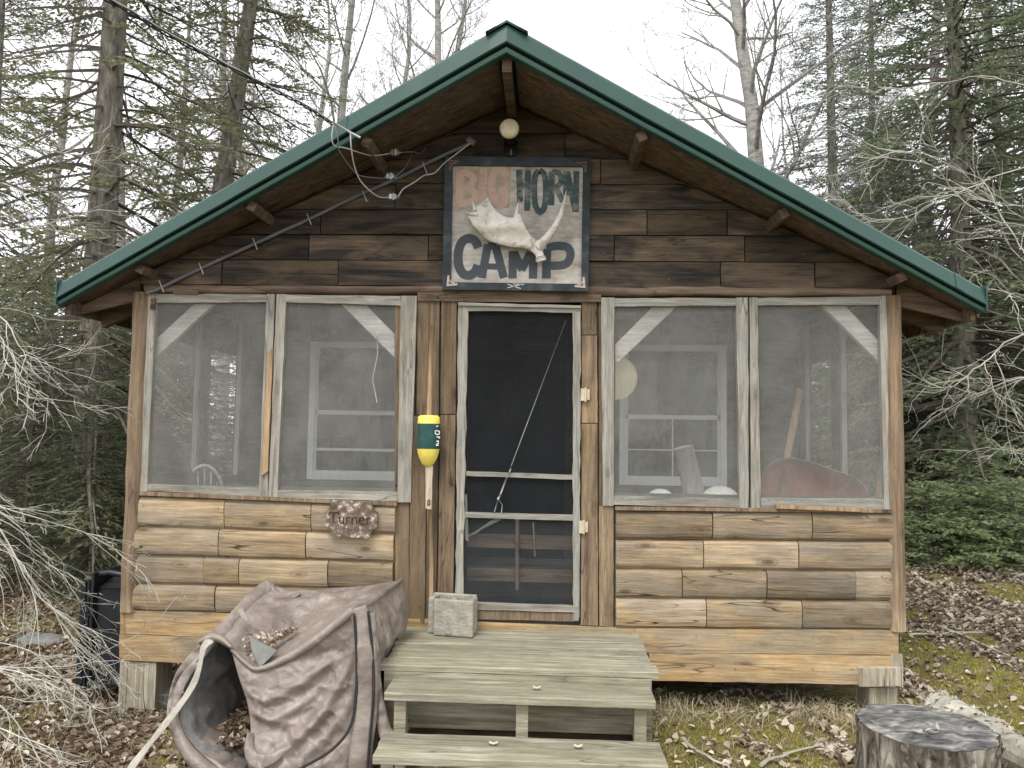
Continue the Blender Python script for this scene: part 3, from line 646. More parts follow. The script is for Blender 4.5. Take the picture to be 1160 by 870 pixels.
# lower screen is loose and rumpled
G=[]
for i in range(30):
    row=[]
    for j in range(36):
        u=j/35; v=i/29; p=at(525+125*u,585+102*v,Yd+.03); p[1]+=.022*(mnoise.noise(Vector((u*3,v*3,1.3))))*math.sin(PI*u)*math.sin(PI*v); row.append(p)
    G.append(row)
b=MB(); b.grid(np.array(G)[:,::-1]); b.build('insect_screen','dscreen2',DOOR,True)
b=MB(); b.px([(527,609),(545,600),(560,588),(578,584),(556,590),(540,604)],Yd+.012,.002); b.px([(527,612),(531,613),(529,560),(526,560)],Yd+.012,.002)
b.build('torn_screen_edge','screen',DOOR)
b=MB() # tension wire with turnbuckle
b.tube([at(641,363,Yd-.004),at(579,528,Yd-.008)],.0022,5)
b.tube([at(579,530,Yd-.008),at(577,535,Yd-.012)],.006,6); b.tube([at(574,541,Yd-.012),at(567,560,Yd-.012)],.0065,6); b.tube([at(567,560,Yd-.01),at(564,566,Yd-.01)],.009,6)
b.tube([at(578,532,Yd-.01),at(573,545,Yd-.01)],.0025,5); b.tube([at(564,566,Yd-.008),at(560,580,Yd-.004)],.0028,5); b.tube([at(565,566,Yd-.008),at(569,572,Yd-.01),at(568,581,Yd-.004)],.0028,5)
b.build('tension_wire','metal',DOOR,True)
for px,py in ((661,447),(659,597)):
    b=MB(); b.px([(px-3,py+7),(px+1.5,py+7),(px+1.5,py-7),(px-3,py-7)],Yd-.006,.008); b.px([(px+3.2,py+6),(px+7,py+6),(px+7,py-6),(px+3.2,py-6)],Yd-.002,.008)
    b.tube([at(px+2.3,py-8,Yd-.008),at(px+2.3,py+8,Yd-.008)],.007,8); b.build('hinge','brass',DOOR)
# -- knee braces behind the screens
for q in ([(177,404),(177,384),(224,341),(246,341)],[(383,341),(410,341),(460,392),(460,418)],[(694,416),(694,393),(742,345),(769,345)],[(928,343),(954,343),(1000,391),(1000,414)]):
    b=MB(); b.px(q,.03,.045); b.build('knee_brace','brace',CB)
# -- side walls of the porch and the cabin body
for s in (-1,1):
    b=MB(); 
    for z in np.arange(.5,1.36,.2): b.beam((s*(W-.01),.04,z+.1),(s*(W-.01),1.9,z+.1),.04,.196)
    b.build('side_siding','log',CB)
    b=MB(); b.beam((s*W,.06,1.40),(s*W,1.84,1.40),.09,.05); b.build('side_sill','grayh',CB)
    for y0,y1 in ((.08,.95),(1.05,1.81)):
        b=MB()
        b.beam((s*W,y0+.02,1.425),(s*W,y0+.02,rz(W)-.08),.04,.045,(0,1,0)); b.beam((s*W,y1-.02,1.425),(s*W,y1-.02,rz(W)-.08),.04,.045,(0,1,0))
        b.beam((s*W,y0,rz(W)-.05),(s*W,y1,rz(W)-.05),.04,.06); fr=b.build('side_window_frame','grayv',CB)
        b=MB(); b.beam((s*W,y0+.03,2.15),(s*W,y1-.03,2.15),.001,1.4); b.build('insect_screen','sscreen',fr)
    b=MB()
    for z in np.arange(.45,rz(W),.2): b.beam((s*W,1.93,z+.1),(s*W,PB-.02,z+.1),.05,min(.196,.196))
    b.build('rear_side_wall','log',CB)
b=MB(); b.prism([(-W,PB,.45),(W,PB,.45),(W,PB,rz(W)-.03),(0,PB,RZ-.03),(-W,PB,rz(W)-.03)],(0,.05,0)); b.build('rear_wall','inner',CB)
# inner wall with two windows and an open doorway
Yi=1.9
openings=[(-1.98,-1.0,1.46,2.76),(-.46,.44,.60,2.60),(.94,1.92,1.46,2.76)]
b=MB(); z=.6
while z<RZ-.1:
    zt=z+.17; hw=min(W-.03,(RZ-z)/RM-.03); segs=[(-hw,hw)]
    for (a,c,z0,z1) in openings:
        if zt>z0+.01 and z<z1-.01:
            ns=[]
            for p,q in segs:
                if a>p: ns.append((p,min(a,q)))
                if c<q: ns.append((max(c,p),q))
            segs=[t for t in ns if t[1]-t[0]>.01]
    for p,q in segs: b.box(p,q,Yi-random.uniform(0,.006),Yi+.03,z,zt-.004)
    z=zt
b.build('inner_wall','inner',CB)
def inwin(x0,x1,z0,z1):
    f=MB(); t=.055; Y0=Yi-.03
    f.box(x0,x0+t,Y0,Yi+.03,z0,z1); f.box(x1-t,x1,Y0,Yi+.03,z0,z1); f.box(x0+t,x1-t,Y0,Yi+.03,z1-t,z1); f.box(x0+t,x1-t,Y0,Yi+.03,z0,z0+.06)
    w=f.build('window','white',CB)
    s=MB(); zm=(z0+z1)/2-.02; s.box(x0+t,x1-t,Y0+.015,Yi+.02,zm-.02,zm+.02)
    for xx in (x0+t,x1-t-.025): s.box(xx,xx+.025,Y0+.015,Yi+.02,z0+.06,z1-t)
    s.box(x0+t+.025,x1-t-.025,Y0+.013,Yi+.02,z0+.06,z0+.085); s.build('sash','white',w)
    if x0<0:
        s=MB(); s.box(x0+t+.025,x1-t-.025,Y0+.012,Yi+.01,z0+.27,z0+.295); s.build('stop_rail','white',w)
    else:
        s=MB(); s.box((x0+x1)/2-.006,(x0+x1)/2+.006,Y0+.02,Yi+.01,z0+.08,zm-.02); s.box(x0+t+.02,x1-t-.02,Y0+.021,Yi+.01,z0+.32,z0+.332); s.build('reflected_grid','white',w)  # right window: thin white bars stand in for a grid reflected in the pane
    g=MB(); g.box(x0+t,x1-t,Yi,Yi+.004,z0+.05,z1-t); g.build('pane','glass',w)
    c=MB(); c.box(x0-.10,x1+.10,Yi-.06,Yi-.002,z0-.05,z0-.012); c.build('sill','inner',w)
    c=MB(); c.box(x0-.09,x0-.003,Yi-.022,Yi,z0-.01,z1+.09); c.box(x1+.003,x1+.09,Yi-.022,Yi,z0-.01,z1+.09); c.box(x0-.003,x1+.003,Yi-.022,Yi,z1+.003,z1+.09); c.build('casing','inner',w)
inwin(-1.98,-1.0,1.46,2.76); inwin(.94,1.92,1.46,2.76)
b=MB(); b.box(-.54,-.46,Yi-.03,Yi+.03,.6,2.68); b.box(.44,.52,Yi-.03,Yi+.03,.6,2.68); b.box(-.46,.46,Yi-.03,Yi+.03,2.6,2.68); b.build('inner_door_frame','inner',CB)
b=MB(); b.box(-.46,.44,Yi+.0,Yi+.04,.61,2.6); b.build('doorway_shade_sheet','dark',CB)  # dark sheet across the open doorway stands in for the unlit room
# roof battens of dark boards at porch front (shadow boards behind gable already)
# ------------------------------------------------------------------ things in the porch
b=MB(); b.box(-W+.06,-.55,.12,.40,1.28,1.31); b.build('shelf','inner',CB)
b=MB(); b.box(.75,W-.9,.12,.40,1.44,1.465); b.build('shelf','inner',CB)
# bench behind the door
T=thing('slatted_bench','grey wooden slatted bench standing just behind the screen door','bench',(.1,.45,FZ))
for py,h in ((612,15),(650,14)):
    b=MB(); A=at(529,py,.32); B=at(650,py+3,.32); b.beam(A,B,.02,h/F*5.65,(0,0,1)); b.build('slat','beam',T)
b=MB(); A=at(586,588,.29); B=at(586,668,.29); b.beam(A,B,.025,.04,(0,1,0)); b.build('upright','vert',T)
b=MB(); A=at(604,592,.305); B=at(606,630,.305); b.beam(A,B,.01,.02,(0,1,0)); b.build('hanging_strip','vert',T)
b=MB(); b.box(-.42,.55,.34,.75,.92,.95); b.build('seat','inner',T)
for x in (-.38,.51):
    b=MB(); b.box(x-.02,x+.02,.34,.38,.60,1.3); b.build('leg','brace',T)
    b=MB(); b.box(x-.02,x+.02,.70,.74,.60,.92); b.build('leg','brace',T)
# polygon pan / inflated outline helper
def inpoly(x,y,P):
    c=np.zeros(x.shape,bool); n=len(P)
    for i in range(n):
        x0,y0=P[i-1]; x1,y1=P[i]
        k=((y0>y)!=(y1>y)); xi=(x1-x0)*(y-y0)/((y1-y0) if y1!=y0 else 1e-9)+x0; c^=k&(x<xi)
    return c
def nearest(x,y,P):
    best=np.full(x.shape,1e9); bx=x.copy(); by=y.copy(); n=len(P)
    for i in range(n):
        a=np.array(P[i-1],float); b_=np.array(P[i],float); d=b_-a; L2=d@d+1e-12
        t=np.clip(((x-a[0])*d[0]+(y-a[1])*d[1])/L2,0,1); qx=a[0]+t*d[0]; qy=a[1]+t*d[1]; D=np.hypot(x-qx,y-qy); k=D<best
        best=np.where(k,D,best); bx=np.where(k,qx,bx); by=np.where(k,qy,by)
    return best,bx,by
def inflate(mb,poly,Y,g,front,back,edge,fn=None):
    P=[tuple(at(a,c,Y)[[0,2]]) for a,c in poly]; A=np.array(P); x0,z0=A.min(0)-g*1.5; x1,z1=A.max(0)+g*1.5
    X,Z=np.meshgrid(np.arange(x0,x1,g),np.arange(z0,z1,g)); ins=inpoly(X,Z,P); D,bx,bz=nearest(X,Z,P)
    cell=ins[:-1,:-1]&ins[1:,:-1]&ins[:-1,1:]&ins[1:,1:]
    use=np.zeros(X.shape,bool)
    for a,c in((0,0),(1,0),(0,1),(1,1)): use[a:X.shape[0]-1+a,c:X.shape[1]-1+c]|=cell
    allc=np.zeros(X.shape,bool); cnt=np.zeros(X.shape,int)
    for a,c in((0,0),(1,0),(0,1),(1,1)): cnt[a:X.shape[0]-1+a,c:X.shape[1]-1+c]+=cell
    bd=use&(cnt<4); X=np.where(bd,bx,X); Z=np.where(bd,bz,Z); D=np.where(bd,0,D)
    h=np.sqrt(np.clip(D/edge,0,1)*(2-np.clip(D/edge,0,1)))
    ex=fn(X,Z) if fn else 0
    idx=-np.ones(X.shape,int); idx[use]=np.arange(use.sum())
    xs,zs,hs,bds=X[use],Z[use],h[use],bd[use]; e=ex[use] if fn else 0
    Fv=np.stack([xs,Y-front*hs+e,zs],-1); Bv=np.stack([xs,Y+back*hs+e,zs],-1); m=len(xs)
    fs=[]
    for i,j in zip(*np.nonzero(cell)):
        a,b_,c,d=idx[i,j],idx[i,j+1],idx[i+1,j+1],idx[i+1,j]; fs.append((a,b_,c,d)); fs.append((a+m,d+m,c+m,b_+m))
    mb.add(Fv.tolist()+Bv.tolist(),fs)
# wheelbarrow on its nose
T=thing('wheelbarrow','rust red wheelbarrow tub tipped up behind the far right screen, wooden handle rising','wheelbarrow',at(920,690,.45))
pl=[(862,640),(860,565),(862,545),(868,530),(880,521),(897,519),(920,524),(950,535),(968,541),(980,552),(986,566),(985,640),(960,680),(890,682)]
b=MB(); inflate(b,pl,.30,.02,-.17,.18,.16); b.build('tub','rust',T,True)
b=MB(); b.tube([at(p[0],p[1],.295) for p in pl+pl[:1]],.009,6,False); b.build('rim','beam',T,True)
b=MB(); b.tube([at(906,440,.42),at(899,480,.44),at(889,530,.46),at(880,640,.5)],[.024,.026,.026,.026],8); b.build('handle','stick',T,True)
b=MB(); b.tube([at(1012,455,.42),at(1000,520,.46),at(985,640,.5)],.024,8); b.build('handle','stick',T,True)
b=MB(); c=at(925,672,.62); b.tube([(c[0]-.04,.62,FZ+.17),(c[0]+.04,.62,FZ+.17)],.17,20); b.build('wheel','blackp',T,True)
# leaning grey log, basins, disc, chair, leaning sheet, cord
b=MB(); b.tube([at(780,690,.62),at(788,565,.55),at(774,507,.5)],[.085,.08,.075],12); tag(b.build('grey_log','greylog',None,True),'stout grey log leaning upright behind the screen right of the door','log')
def basin(px,py,rp,Y,label,z0):
    c=at(px,py,Y); r=rp/F*(Y+5.33); b=MB(); G=[]
    for k in range(9):
        a=k/8*PI/2; G.append([(c[0]+r*math.cos(a)*math.cos(t),Y+r*math.cos(a)*math.sin(t)*.8,z0+r*.72*math.sin(a)+.002) for t in np.linspace(0,2*PI,25)[:-1]])
    b.grid(np.array(G),None,True); b.tube([(c[0]+r*math.cos(t),Y+r*.8*math.sin(t),z0+.005) for t in np.linspace(0,2*PI,25)],.006,5,False)
    tag(b.build('enamel_basin','ename',None,True),label,'basin','white basins upturned on the porch shelf')
basin(748,558,15,.24,'smaller upturned white basin behind the screen, left of the grey log',1.467)
basin(816,556,21,.24,'larger upturned white basin behind the screen, right of the grey log',1.467)
c=at(697,428,.30); b=MB(); G=[]
for k in range(8):
    q=k/7; r=.155*(1-q); G.append([(c[0]+r*math.cos(t),.30-.022*math.sin(q*PI/2),c[2]+r*math.sin(t)) for t in np.linspace(0,2*PI,33)[:-1]])
b.grid(np.array(G)[:, ::-1],None,True); b.tube([(c[0]+.155*math.cos(t),.30,c[2]+.155*math.sin(t)) for t in np.linspace(0,2*PI,33)],.006,6,False)
tag(b.build('round_tray','cream',None,True),'round cream tray hung behind the screen, half hidden by the frame beside the door','tray')
T=thing('hoop_back_chair','pale hoop backed chair standing behind the far left screen','chair',(at(232,600,.9)[0],1.0,FZ))
cx=at(232,530,.9)[0]; zt=at(232,527,.9)[2]
b=MB(); b.tube([(cx+.17*math.cos(a),.9+.0*a,zt-.30+.30*max(0,math.sin(a))) for a in np.linspace(0,PI,17)],.014,6); b.tube([(cx-.17,.9,zt-.3),(cx-.16,.92,1.06)],.014,6); b.tube([(cx+.17,.9,zt-.3),(cx+.16,.92,1.06)],.014,6); b.build('back_hoop','brace',T,True)
for k in range(-2,3):
    b=MB(); b.tube([(cx+k*.055,.9,zt-.32+.3*math.cos(k*.45)),(cx+k*.05,.93,1.06)],.007,5); b.build('spindle','brace',T)
b=MB(); b.box(cx-.2,cx+.2,.88,1.3,1.04,1.07); b.build('seat','brace',T)
for i in(-1,1):
    for y in(.92,1.26):
        b=MB(); b.tube([(cx+i*.17,y,1.05),(cx+i*.2,y,FZ+.002)],.015,6); b.build('leg','brace',T)
b=MB(); b.px([(168,700),(222,700),(222,548),(214,526),(170,457)],.30,.015); tag(b.build('leaning_board','inner',None),'dark board with a sloping top edge leaning at the left end of the porch','board')
b=MB(); b.tube([at(x,y,.02) for x,y in((427,382),(428,400),(424,420),(422,430),(425,445),(427,456))],.0045,5); tag(b.build('hanging_cord','wirewht',None,True),'short white cord dangling inside the second screen from the left','cord')
b=MB(); b.board((880,572),(978,576),(978,580),(880,576),-.075,.03,6,.001); tag(b.build('wooden_stick','stick',None),'short pale orange stick lying on the sill under the far right screen','stick')
# ------------------------------------------------------------------ steps
ST=thing('porch_steps','mossy grey wooden landing with two step treads below the screen door','steps',(.13,-.5,.02))
DZ=.598; 
yb=[-.03]; 
random.seed(9)
for w in (.10,.145,.14,.145,.14,.145): yb.append(yb[-1]-w)
for i in range(6):
    b=MB(); y1,y0=yb[i]-.004,yb[i+1]+.005; n=14; xl=-.655+random.uniform(-.012,.012); xr=.895+.02*i/5+random.uniform(-.012,.012)
    A=[(xl+(xr-xl)*k/n) for k in range(n+1)]; z=[DZ-.02*(-y0/.85)+random.uniform(-.0015,.0015) for _ in A]
    G=np.array([[(x,y0,zz-.036),(x,y0,zz-.004),(x,y0+.004,zz),(x,y1-.004,zz),(x,y1,zz-.004),(x,y1,zz-.036)] for x,zz in zip(A,z)]); b.grid(G[:,::-1],None,True)
    for kk in (0,n): b.add(G[kk],[tuple(range(6)) if kk==0 else tuple(range(5,-1,-1))])
    b.build('deck_board','deck',ST)
b=MB(); b.box(-.64,.88,-.84,-.805,.40,.545); b.build('front_joist','deck',ST)
for x in (-.62,.86): b=MB(); b.box(x-.02,x+.02,-.80,-.04,.40,.55); b.build('side_joist','deck',ST)
for x in (-.60,.84):
    for y in (-.78,-.12): b=MB(); b.box(x-.045,x+.045,y-.045,y+.045,gh(x,y)-.05,.42); b.build('post','deck',ST)
b=MB(); b.box(-.56,.80,-.86,-.842,.24,.335); b.build('back_board','deck',ST)
b=MB(); b.box(-.56,.80,-.90,-.862,.345,.42,); b.build('back_board','deck',ST)
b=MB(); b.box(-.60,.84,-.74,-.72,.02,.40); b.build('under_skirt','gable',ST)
b=MB()
for i in range(6):
    for x in (-.60,.13,.84): 
        for d in (.03,.10): z=DZ-.02*(-(yb[i+1]+d)/.85); b.box(x-.003,x+.003,yb[i+1]+d-.003,yb[i+1]+d+.003,z-.002,z+.0025)
b.build('nails','metal',ST)['kind']='stuff'
def tread(y0,y1,x0,x1,z,nb):
    for i in range(nb):
        b=MB(); a=y0+(y1-y0)*i/nb+.0015; c=y0+(y1-y0)*(i+1)/nb-.0015; n=14; A=np.linspace(x0+random.uniform(-.01,.01),x1+random.uniform(-.01,.01),n+1)
        G=np.array([[(x,a,zz-.04),(x,a,zz-.005),(x,a+.005,zz),(x,c-.004,zz),(x,c,zz-.004),(x,c,zz-.04)] for x,zz in zip(A,[z+random.uniform(-.0015,.0015) for _ in A])]); b.grid(G[:,::-1],None,True)
        for kk in (0,n): b.add(G[kk],[tuple(range(6)) if kk==0 else tuple(range(5,-1,-1))])
        b.build('tread','deck',ST)
tread(-1.12,-.866,-.57,.855,.512,1)
tread(-1.47,-1.17,-.555,.87,.325,2)
for x in (-.50,.16,.79):
    b=MB(); b.box(x-.032,x+.032,-1.08,-1.01,gh(x,-1.05)-.05,.471); b.build('leg','deck',ST)
    b=MB(); b.box(x-.03,x+.03,-1.40,-1.34,gh(x,-1.4)-.05,.284); b.build('leg','deck',ST)
for x in (-.50,.79): b=MB(); b.box(x-.02,x+.02,-1.34,-.87,.235,.282); b.build('stringer','deck',ST)
# few leaves on the landing
for i,(px,py,Y,z,l) in enumerate(((508,722,-.25,.6,'curled brown leaf lying on the landing near the block'),(559,825,-1.3,.327,'orange brown leaf lying on the lowest tread'),(608,770,-1.0,.514,'pale leaf lying on the upper tread'),(655,825,-1.3,.327,'small twiggy leaf near the back of the lowest tread'))):
    b=MB(); P=at(px,py,Y); P[2]=z+.004; s=.022; b.grid(np.array([[P+np.array([i_*s,j*s*.6,.008*abs(i_)+.006*j*j]) for j in(-1,0,1)] for i_ in(-1,0,1)])); tag(b.build('fallen_leaf','litter',None,True,),l,'leaf','leaves fallen on the steps')
# ------------------------------------------------------------------ concrete block
T=thing('concrete_block','grey hollow concrete block standing on the landing left of the door','concrete block',(at(513,713,-.16)[0],-.16,DZ))
b=MB(); c0=at(513,713,-.16)
def RB(x0,x1,y0,y1,z0,z1):
    a=math.radians(-9); pts=[]
    for z in(z0,z1):
        for x,y in((x0,y0),(x1,y0),(x1,y1),(x0,y1)): pts.append((c0[0]+x*math.cos(a)-y*math.sin(a),-.15+x*math.sin(a)+y*math.cos(a),DZ-.003+z))
    b.hexa(pts)
h=.235
RB(-.105,.16,-.105,-.068,0,h*.985); RB(-.165,.135,.07,.105,0,h); RB(-.155,-.115,-.062,.068,0,h*.99); RB(.11,.148,-.066,.068,0,h*.97); RB(-.02,.015,-.066,.068,0,h*.93)
ob=b.build('block','conc',T); md=ob.modifiers.new('b','BEVEL'); md.width=.008; md.segments=2
# ------------------------------------------------------------------ sign
SG=thing('camp_sign','square weathered sign in a black frame reading BIG HORN CAMP above the screen door','sign',at(584,329,-.05))
Ys=-.06
b=MB(); b.px([(510,320),(659,322),(661,187),(512,186)],Ys,.02); b.build('board','sign',SG)
for q in ([(501,328),(510.5,319),(513,187),(504,177)],[(504,177),(513,187),(660.5,188.5),(669,179)],[(669,179),(660.5,188.5),(658.5,321.5),(666.5,330)],[(666.5,330),(658.5,321.5),(510.5,319.5),(501,328)]):
    b=MB(); b.px(q,Ys-.018,.036); b.build('frame_bar','black',SG)
def Z7(*p): return [(490+x/3.955,120+y/3.955) for x,y in p]
def letters(name,mat,strokes,Y,par):
    b=MB(); y=Y
    for w,pts in strokes: b.ribbon([tuple(p) for p in spl(pts,5)] if len(pts)>=5 else pts,w,y,.0012); y-=.00013
    return b.build(name,mat,par)
big=[(9,Z7((125,298),(118,437))),(8,Z7((118,306),(150,300),(180,318),(178,345),(150,362),(122,366))),(8,Z7((122,368),(165,370),(190,392),(185,420),(150,434),(116,436))),
 (9,Z7((228,278),(225,418))),
 (9,Z7((338,318),(315,288),(285,290),(268,320),(265,370),(280,425),(300,444),(322,430),(328,385))),(8,Z7((298,378),(334,376)))]
M['wash']=worn('orange_brown_wash',(.29,.215,.145),(.42,.375,.32),.40,.62,5.)
b=MB(); b.px(Z7((100,470),(200,462),(345,455),(352,272),(98,270)),Ys-.0007,.0006); b.build('faded_wash','wash',SG)
letters('letters_big','let_salmon',big,Ys-.0015,SG)
horn=[(7,Z7((388,285),(392,430))),(7,Z7((428,288),(424,470))),(7,Z7((388,352),(428,362))),
 (7,Z7((478,290),(460,312),(455,370),(460,440),(480,475),(500,455),(508,400),(506,330),(495,300),(478,290))),
 (7,Z7((535,292),(532,445))),(6.5,Z7((535,297),(560,298),(576,318),(574,345),(555,362),(536,365))),(6.5,Z7((550,360),(584,428))),
 (7,Z7((600,292),(598,400))),(7,Z7((603,296),(640,470))),(7,Z7((645,292),(642,475)))]
letters('letters_horn','let_teal',horn,Ys-.0015,SG)
camp=[(10.5,Z7((205,636),(190,604),(160,593),(130,612),(115,660),(118,715),(138,752),(168,758),(192,740),(203,712))),
 (9.5,Z7((248,620),(220,770))),(9.5,Z7((282,628),(320,770))),(8,Z7((245,624),(285,632))),(7,Z7((235,718),(305,720))),
 (9.5,Z7((360,650),(358,772))),(9,Z7((365,655),(402,735))),(9,Z7((398,735),(440,655))),(9.5,Z7((452,655),(450,773))),
 (10,Z7((512,640),(510,772))),(9.5,Z7((510,636),(560,626),(605,634),(618,668),(600,705),(560,715),(512,715)))]
letters('letters_camp','let_blue',camp,Ys-.0015,SG)
for (x,y),dx,dy in (((507,323),1,-1),((662,325),-1,-1),((509,182),1,1),((664,184),-1,1)):
    b=MB(); w=1.6
    b.ribbon([(x+dx*1,y+dy*11),(x,y),(x+dx*11,y+dy*1)],2.4,Ys-.021,.002); b.ribbon([(x+dx*1,y+dy*7),(x+dx*4,y+dy*3),(x+dx*8,y+dy*2.5)],1.5,Ys-.0215,.002); b.build('corner_bracket','bkt' if dy<0 else 'beam',SG)
b=MB(); 
for p in (Z7((335,798),(395,818)),Z7((335,815),(395,800)),Z7((360,797),(410,800))): b.ribbon(p,1.,Ys-.0195,.002)
b.build('wire_cross','wirewht',SG)
# ------------------------------------------------------------------ antler
AN=MB(); Ya=Ys-.075
palm=Z7((150,482),(168,476),(180,462),(186,440),(205,440),(222,428),(240,412),(251,408),(262,440),(285,470),(310,490),(340,503),(362,505),(376,490),(390,485),(402,515),(420,560),(448,595),(478,606),(505,600),(500,640),(480,668),(455,665),(440,645),(395,637),(350,634),(300,620),(260,606),(230,588),(205,560),(180,535),(170,510))
def bow(X,Z): 
    u=(X-at(500,220,Ya)[0]); return -.035*np.exp(-((Z-at(500,258,Ya)[2])/.05)**2)+.02*np.sin(u*9)
inflate(AN,palm,Ya,.009,.013,.014,.022,bow)
AN.tube([at(x,y,Ya-.005) for x,y in Z7((372,510),(376,480),(381,450),(388,420))],[.02,.015,.009,.002],8)
AN.tube([at(x,y,Ya-.01-k*.012) for k,(x,y) in enumerate(Z7((470,635),(510,595),(548,545),(575,485),(590,430),(600,378)))],[.034,.029,.024,.018,.011,.002],10)
AN.tube([at(x,y,Ya) for x,y in Z7((190,470),(185,445),(176,424))],[.016,.01,.002],6)
AN.tube([at(x,y,Ya) for x,y in Z7((205,490),(172,484),(146,476))],[.010,.009,.002],8)
AN.tube([at(x,y,Ya) for x,y in Z7((235,450),(245,425),(250,405))],[.02,.012,.002],6)
AN.tube([at(x,y,Ya) for x,y in Z7((440,600),(462,635),(478,662),(484,682))],[.03,.032,.03,.028],10)
AN.tube([at(x,y,Ya) for x,y in Z7((483,676),(486,690),(488,697))],[.034,.038,.028],12)
tag(AN.build('moose_antler','antler',None,True),'bleached palmate moose antler hung across the camp sign','antler')
# ------------------------------------------------------------------ porch light
T=thing('flood_light','round cream floodlight bulb with dark socket under the roof peak','lamp',at(577,160,-.03))
c=at(577,146,-.28); b=MB(); G=[]
for r,y in ((.0,-.303),(.03,-.304),(.057,-.301),(.066,-.29),(.065,-.27),(.045,-.22),(.03,-.19),(.028,-.17)): G.append([(c[0]+r*math.cos(t),y,c[2]+r*math.sin(t)) for t in np.linspace(0,2*PI,25)[:-1]])
b.grid(np.array(G),None,True); b.build('bulb','bulb',T,True)
b=MB(); b.tube([(c[0],-.18,c[2]),(c[0],-.12,c[2]-.01),(c[0],-.07,c[2]-.03)],[.034,.036,.036],12); b.tube([(c[0],-.10,c[2]-.02),(c[0],-.035,c[2]-.06)],[.045,.05],12); b.build('socket','cableblk',T,True)
b=MB(); b.tube([(c[0]+.003,-.1,c[2]-.06),(c[0]+.003,-.1,c[2]-.10),(c[0]+.004,-.1,c[2]-.115)],[.004,.007,.002],5); b.build('pull_hook','metal',T)
# ------------------------------------------------------------------ name plaque
T=thing('name_plaque','small peeling brown plaque lettered Turner on the logs under the second screen','sign',at(398,609,-.06))
def ZP(*p): return [(355+x/13.39,555+y/13.39) for x,y in p]
out=ZP((285,145),(890,185),(893,240),(925,315),(972,340),(965,560),(895,610),(850,740),(600,722),(270,695),(240,610),(170,530),(178,330),(235,270))
b=MB(); b.px(out[::-1],-.085,.022); b.build('plate','plaque',T)
tur=[(1.6,ZP((235,345),(385,345))),(1.7,ZP((300,345),(298,500))),(1.1,ZP((235,345),(235,385))),(1.1,ZP((385,345),(385,390))),
 (1.4,ZP((400,400),(398,480),(425,508),(450,490),(455,405))),(1.2,ZP((455,405),(460,512))),
 (1.5,ZP((505,415),(505,515))),(1.3,ZP((505,440),(530,415),(556,425))),
 (1.5,ZP((590,415),(590,520))),(1.3,ZP((590,445),(620,415),(650,430),(655,522))),
 (1.3,ZP((700,468),(765,462),(755,430),(725,420),(700,440),(698,490),(725,520),(768,510))),
 (1.4,ZP((810,425),(812,525))),(1.2,ZP((812,450),(835,425),(865,432)))]
letters('lettering','plett',tur,-.0868,T)
# ------------------------------------------------------------------ buoy
T=thing('lobster_buoy','yellow and green lobster buoy on a long stick hung left of the door','buoy',at(486,577,-.1))
cx,cz=at(486,471,-.105)[0],at(486,471,-.105)[2]; k=1/167.
def rev(prof,mat,nm):
    b=MB(); G=[[(cx+r*math.cos(t)+(.0),-.105+r*.85*math.sin(t),z) for t in np.linspace(0,2*PI,33)[:-1]] for r,z in prof]; b.grid(np.array(G)[::-1],None,True); return b.build(nm,mat,T,True)
z=lambda py:at(486,py,-.105)[2]
rev([(.0,z(470.5)),(.06,z(470.5)),(.074,z(472.5)),(.077,z(480))],'yellow','top_band')
rev([(.0765,z(480)),(.0765,z(508.5))],'bgreen','green_band')
rev([(.0765,z(508.5)),(.072,z(513)),(.060,z(519)),(.042,z(525)),(.022,z(528.5)),(.0,z(529))],'yellow','nose')
b=MB(); b.tube([at(489,368,-.105),at(486,472,-.105)],[.015,.017],8); b.build('stick','stick',T,True)
b=MB(); b.board((482,528),(490,528),(488.5,577),(482,576),-.115,.02,6,.001); b.build('handle','stickw',T)
b=MB(); b.ribbon([(484.5,568),(486,566.5),(487,568),(486.5,572),(485,572.5),(484.5,568)],1.1,-.1165,.001); b.build('handle_hole','cableblk',T)
digs=[(1.,[(494,483),(496.5,482.5)]),(1.,[(493,488),(497.5,488.5),(497,492),(493.5,491.5),(493,488)]),(1.,[(494.5,495),(498,495),(497.5,497)]),(1.,[(494.2,500),(496.5,499.5),(496.5,502.5),(494,503.5)]),(1.,[(493.8,504.5),(497.3,504.3)])]
letters('digits','whitep',digs,-.105-.0765*.85-.001,T)
b=MB(); b.tube([at(487,577,-.05),at(489,640,-.045),at(488,706,-.04)],[.014,.015,.014],8); tag(b.build('orange_pole','stick',None,True),'thin orange wooden pole propped against the wall below the buoy','pole')
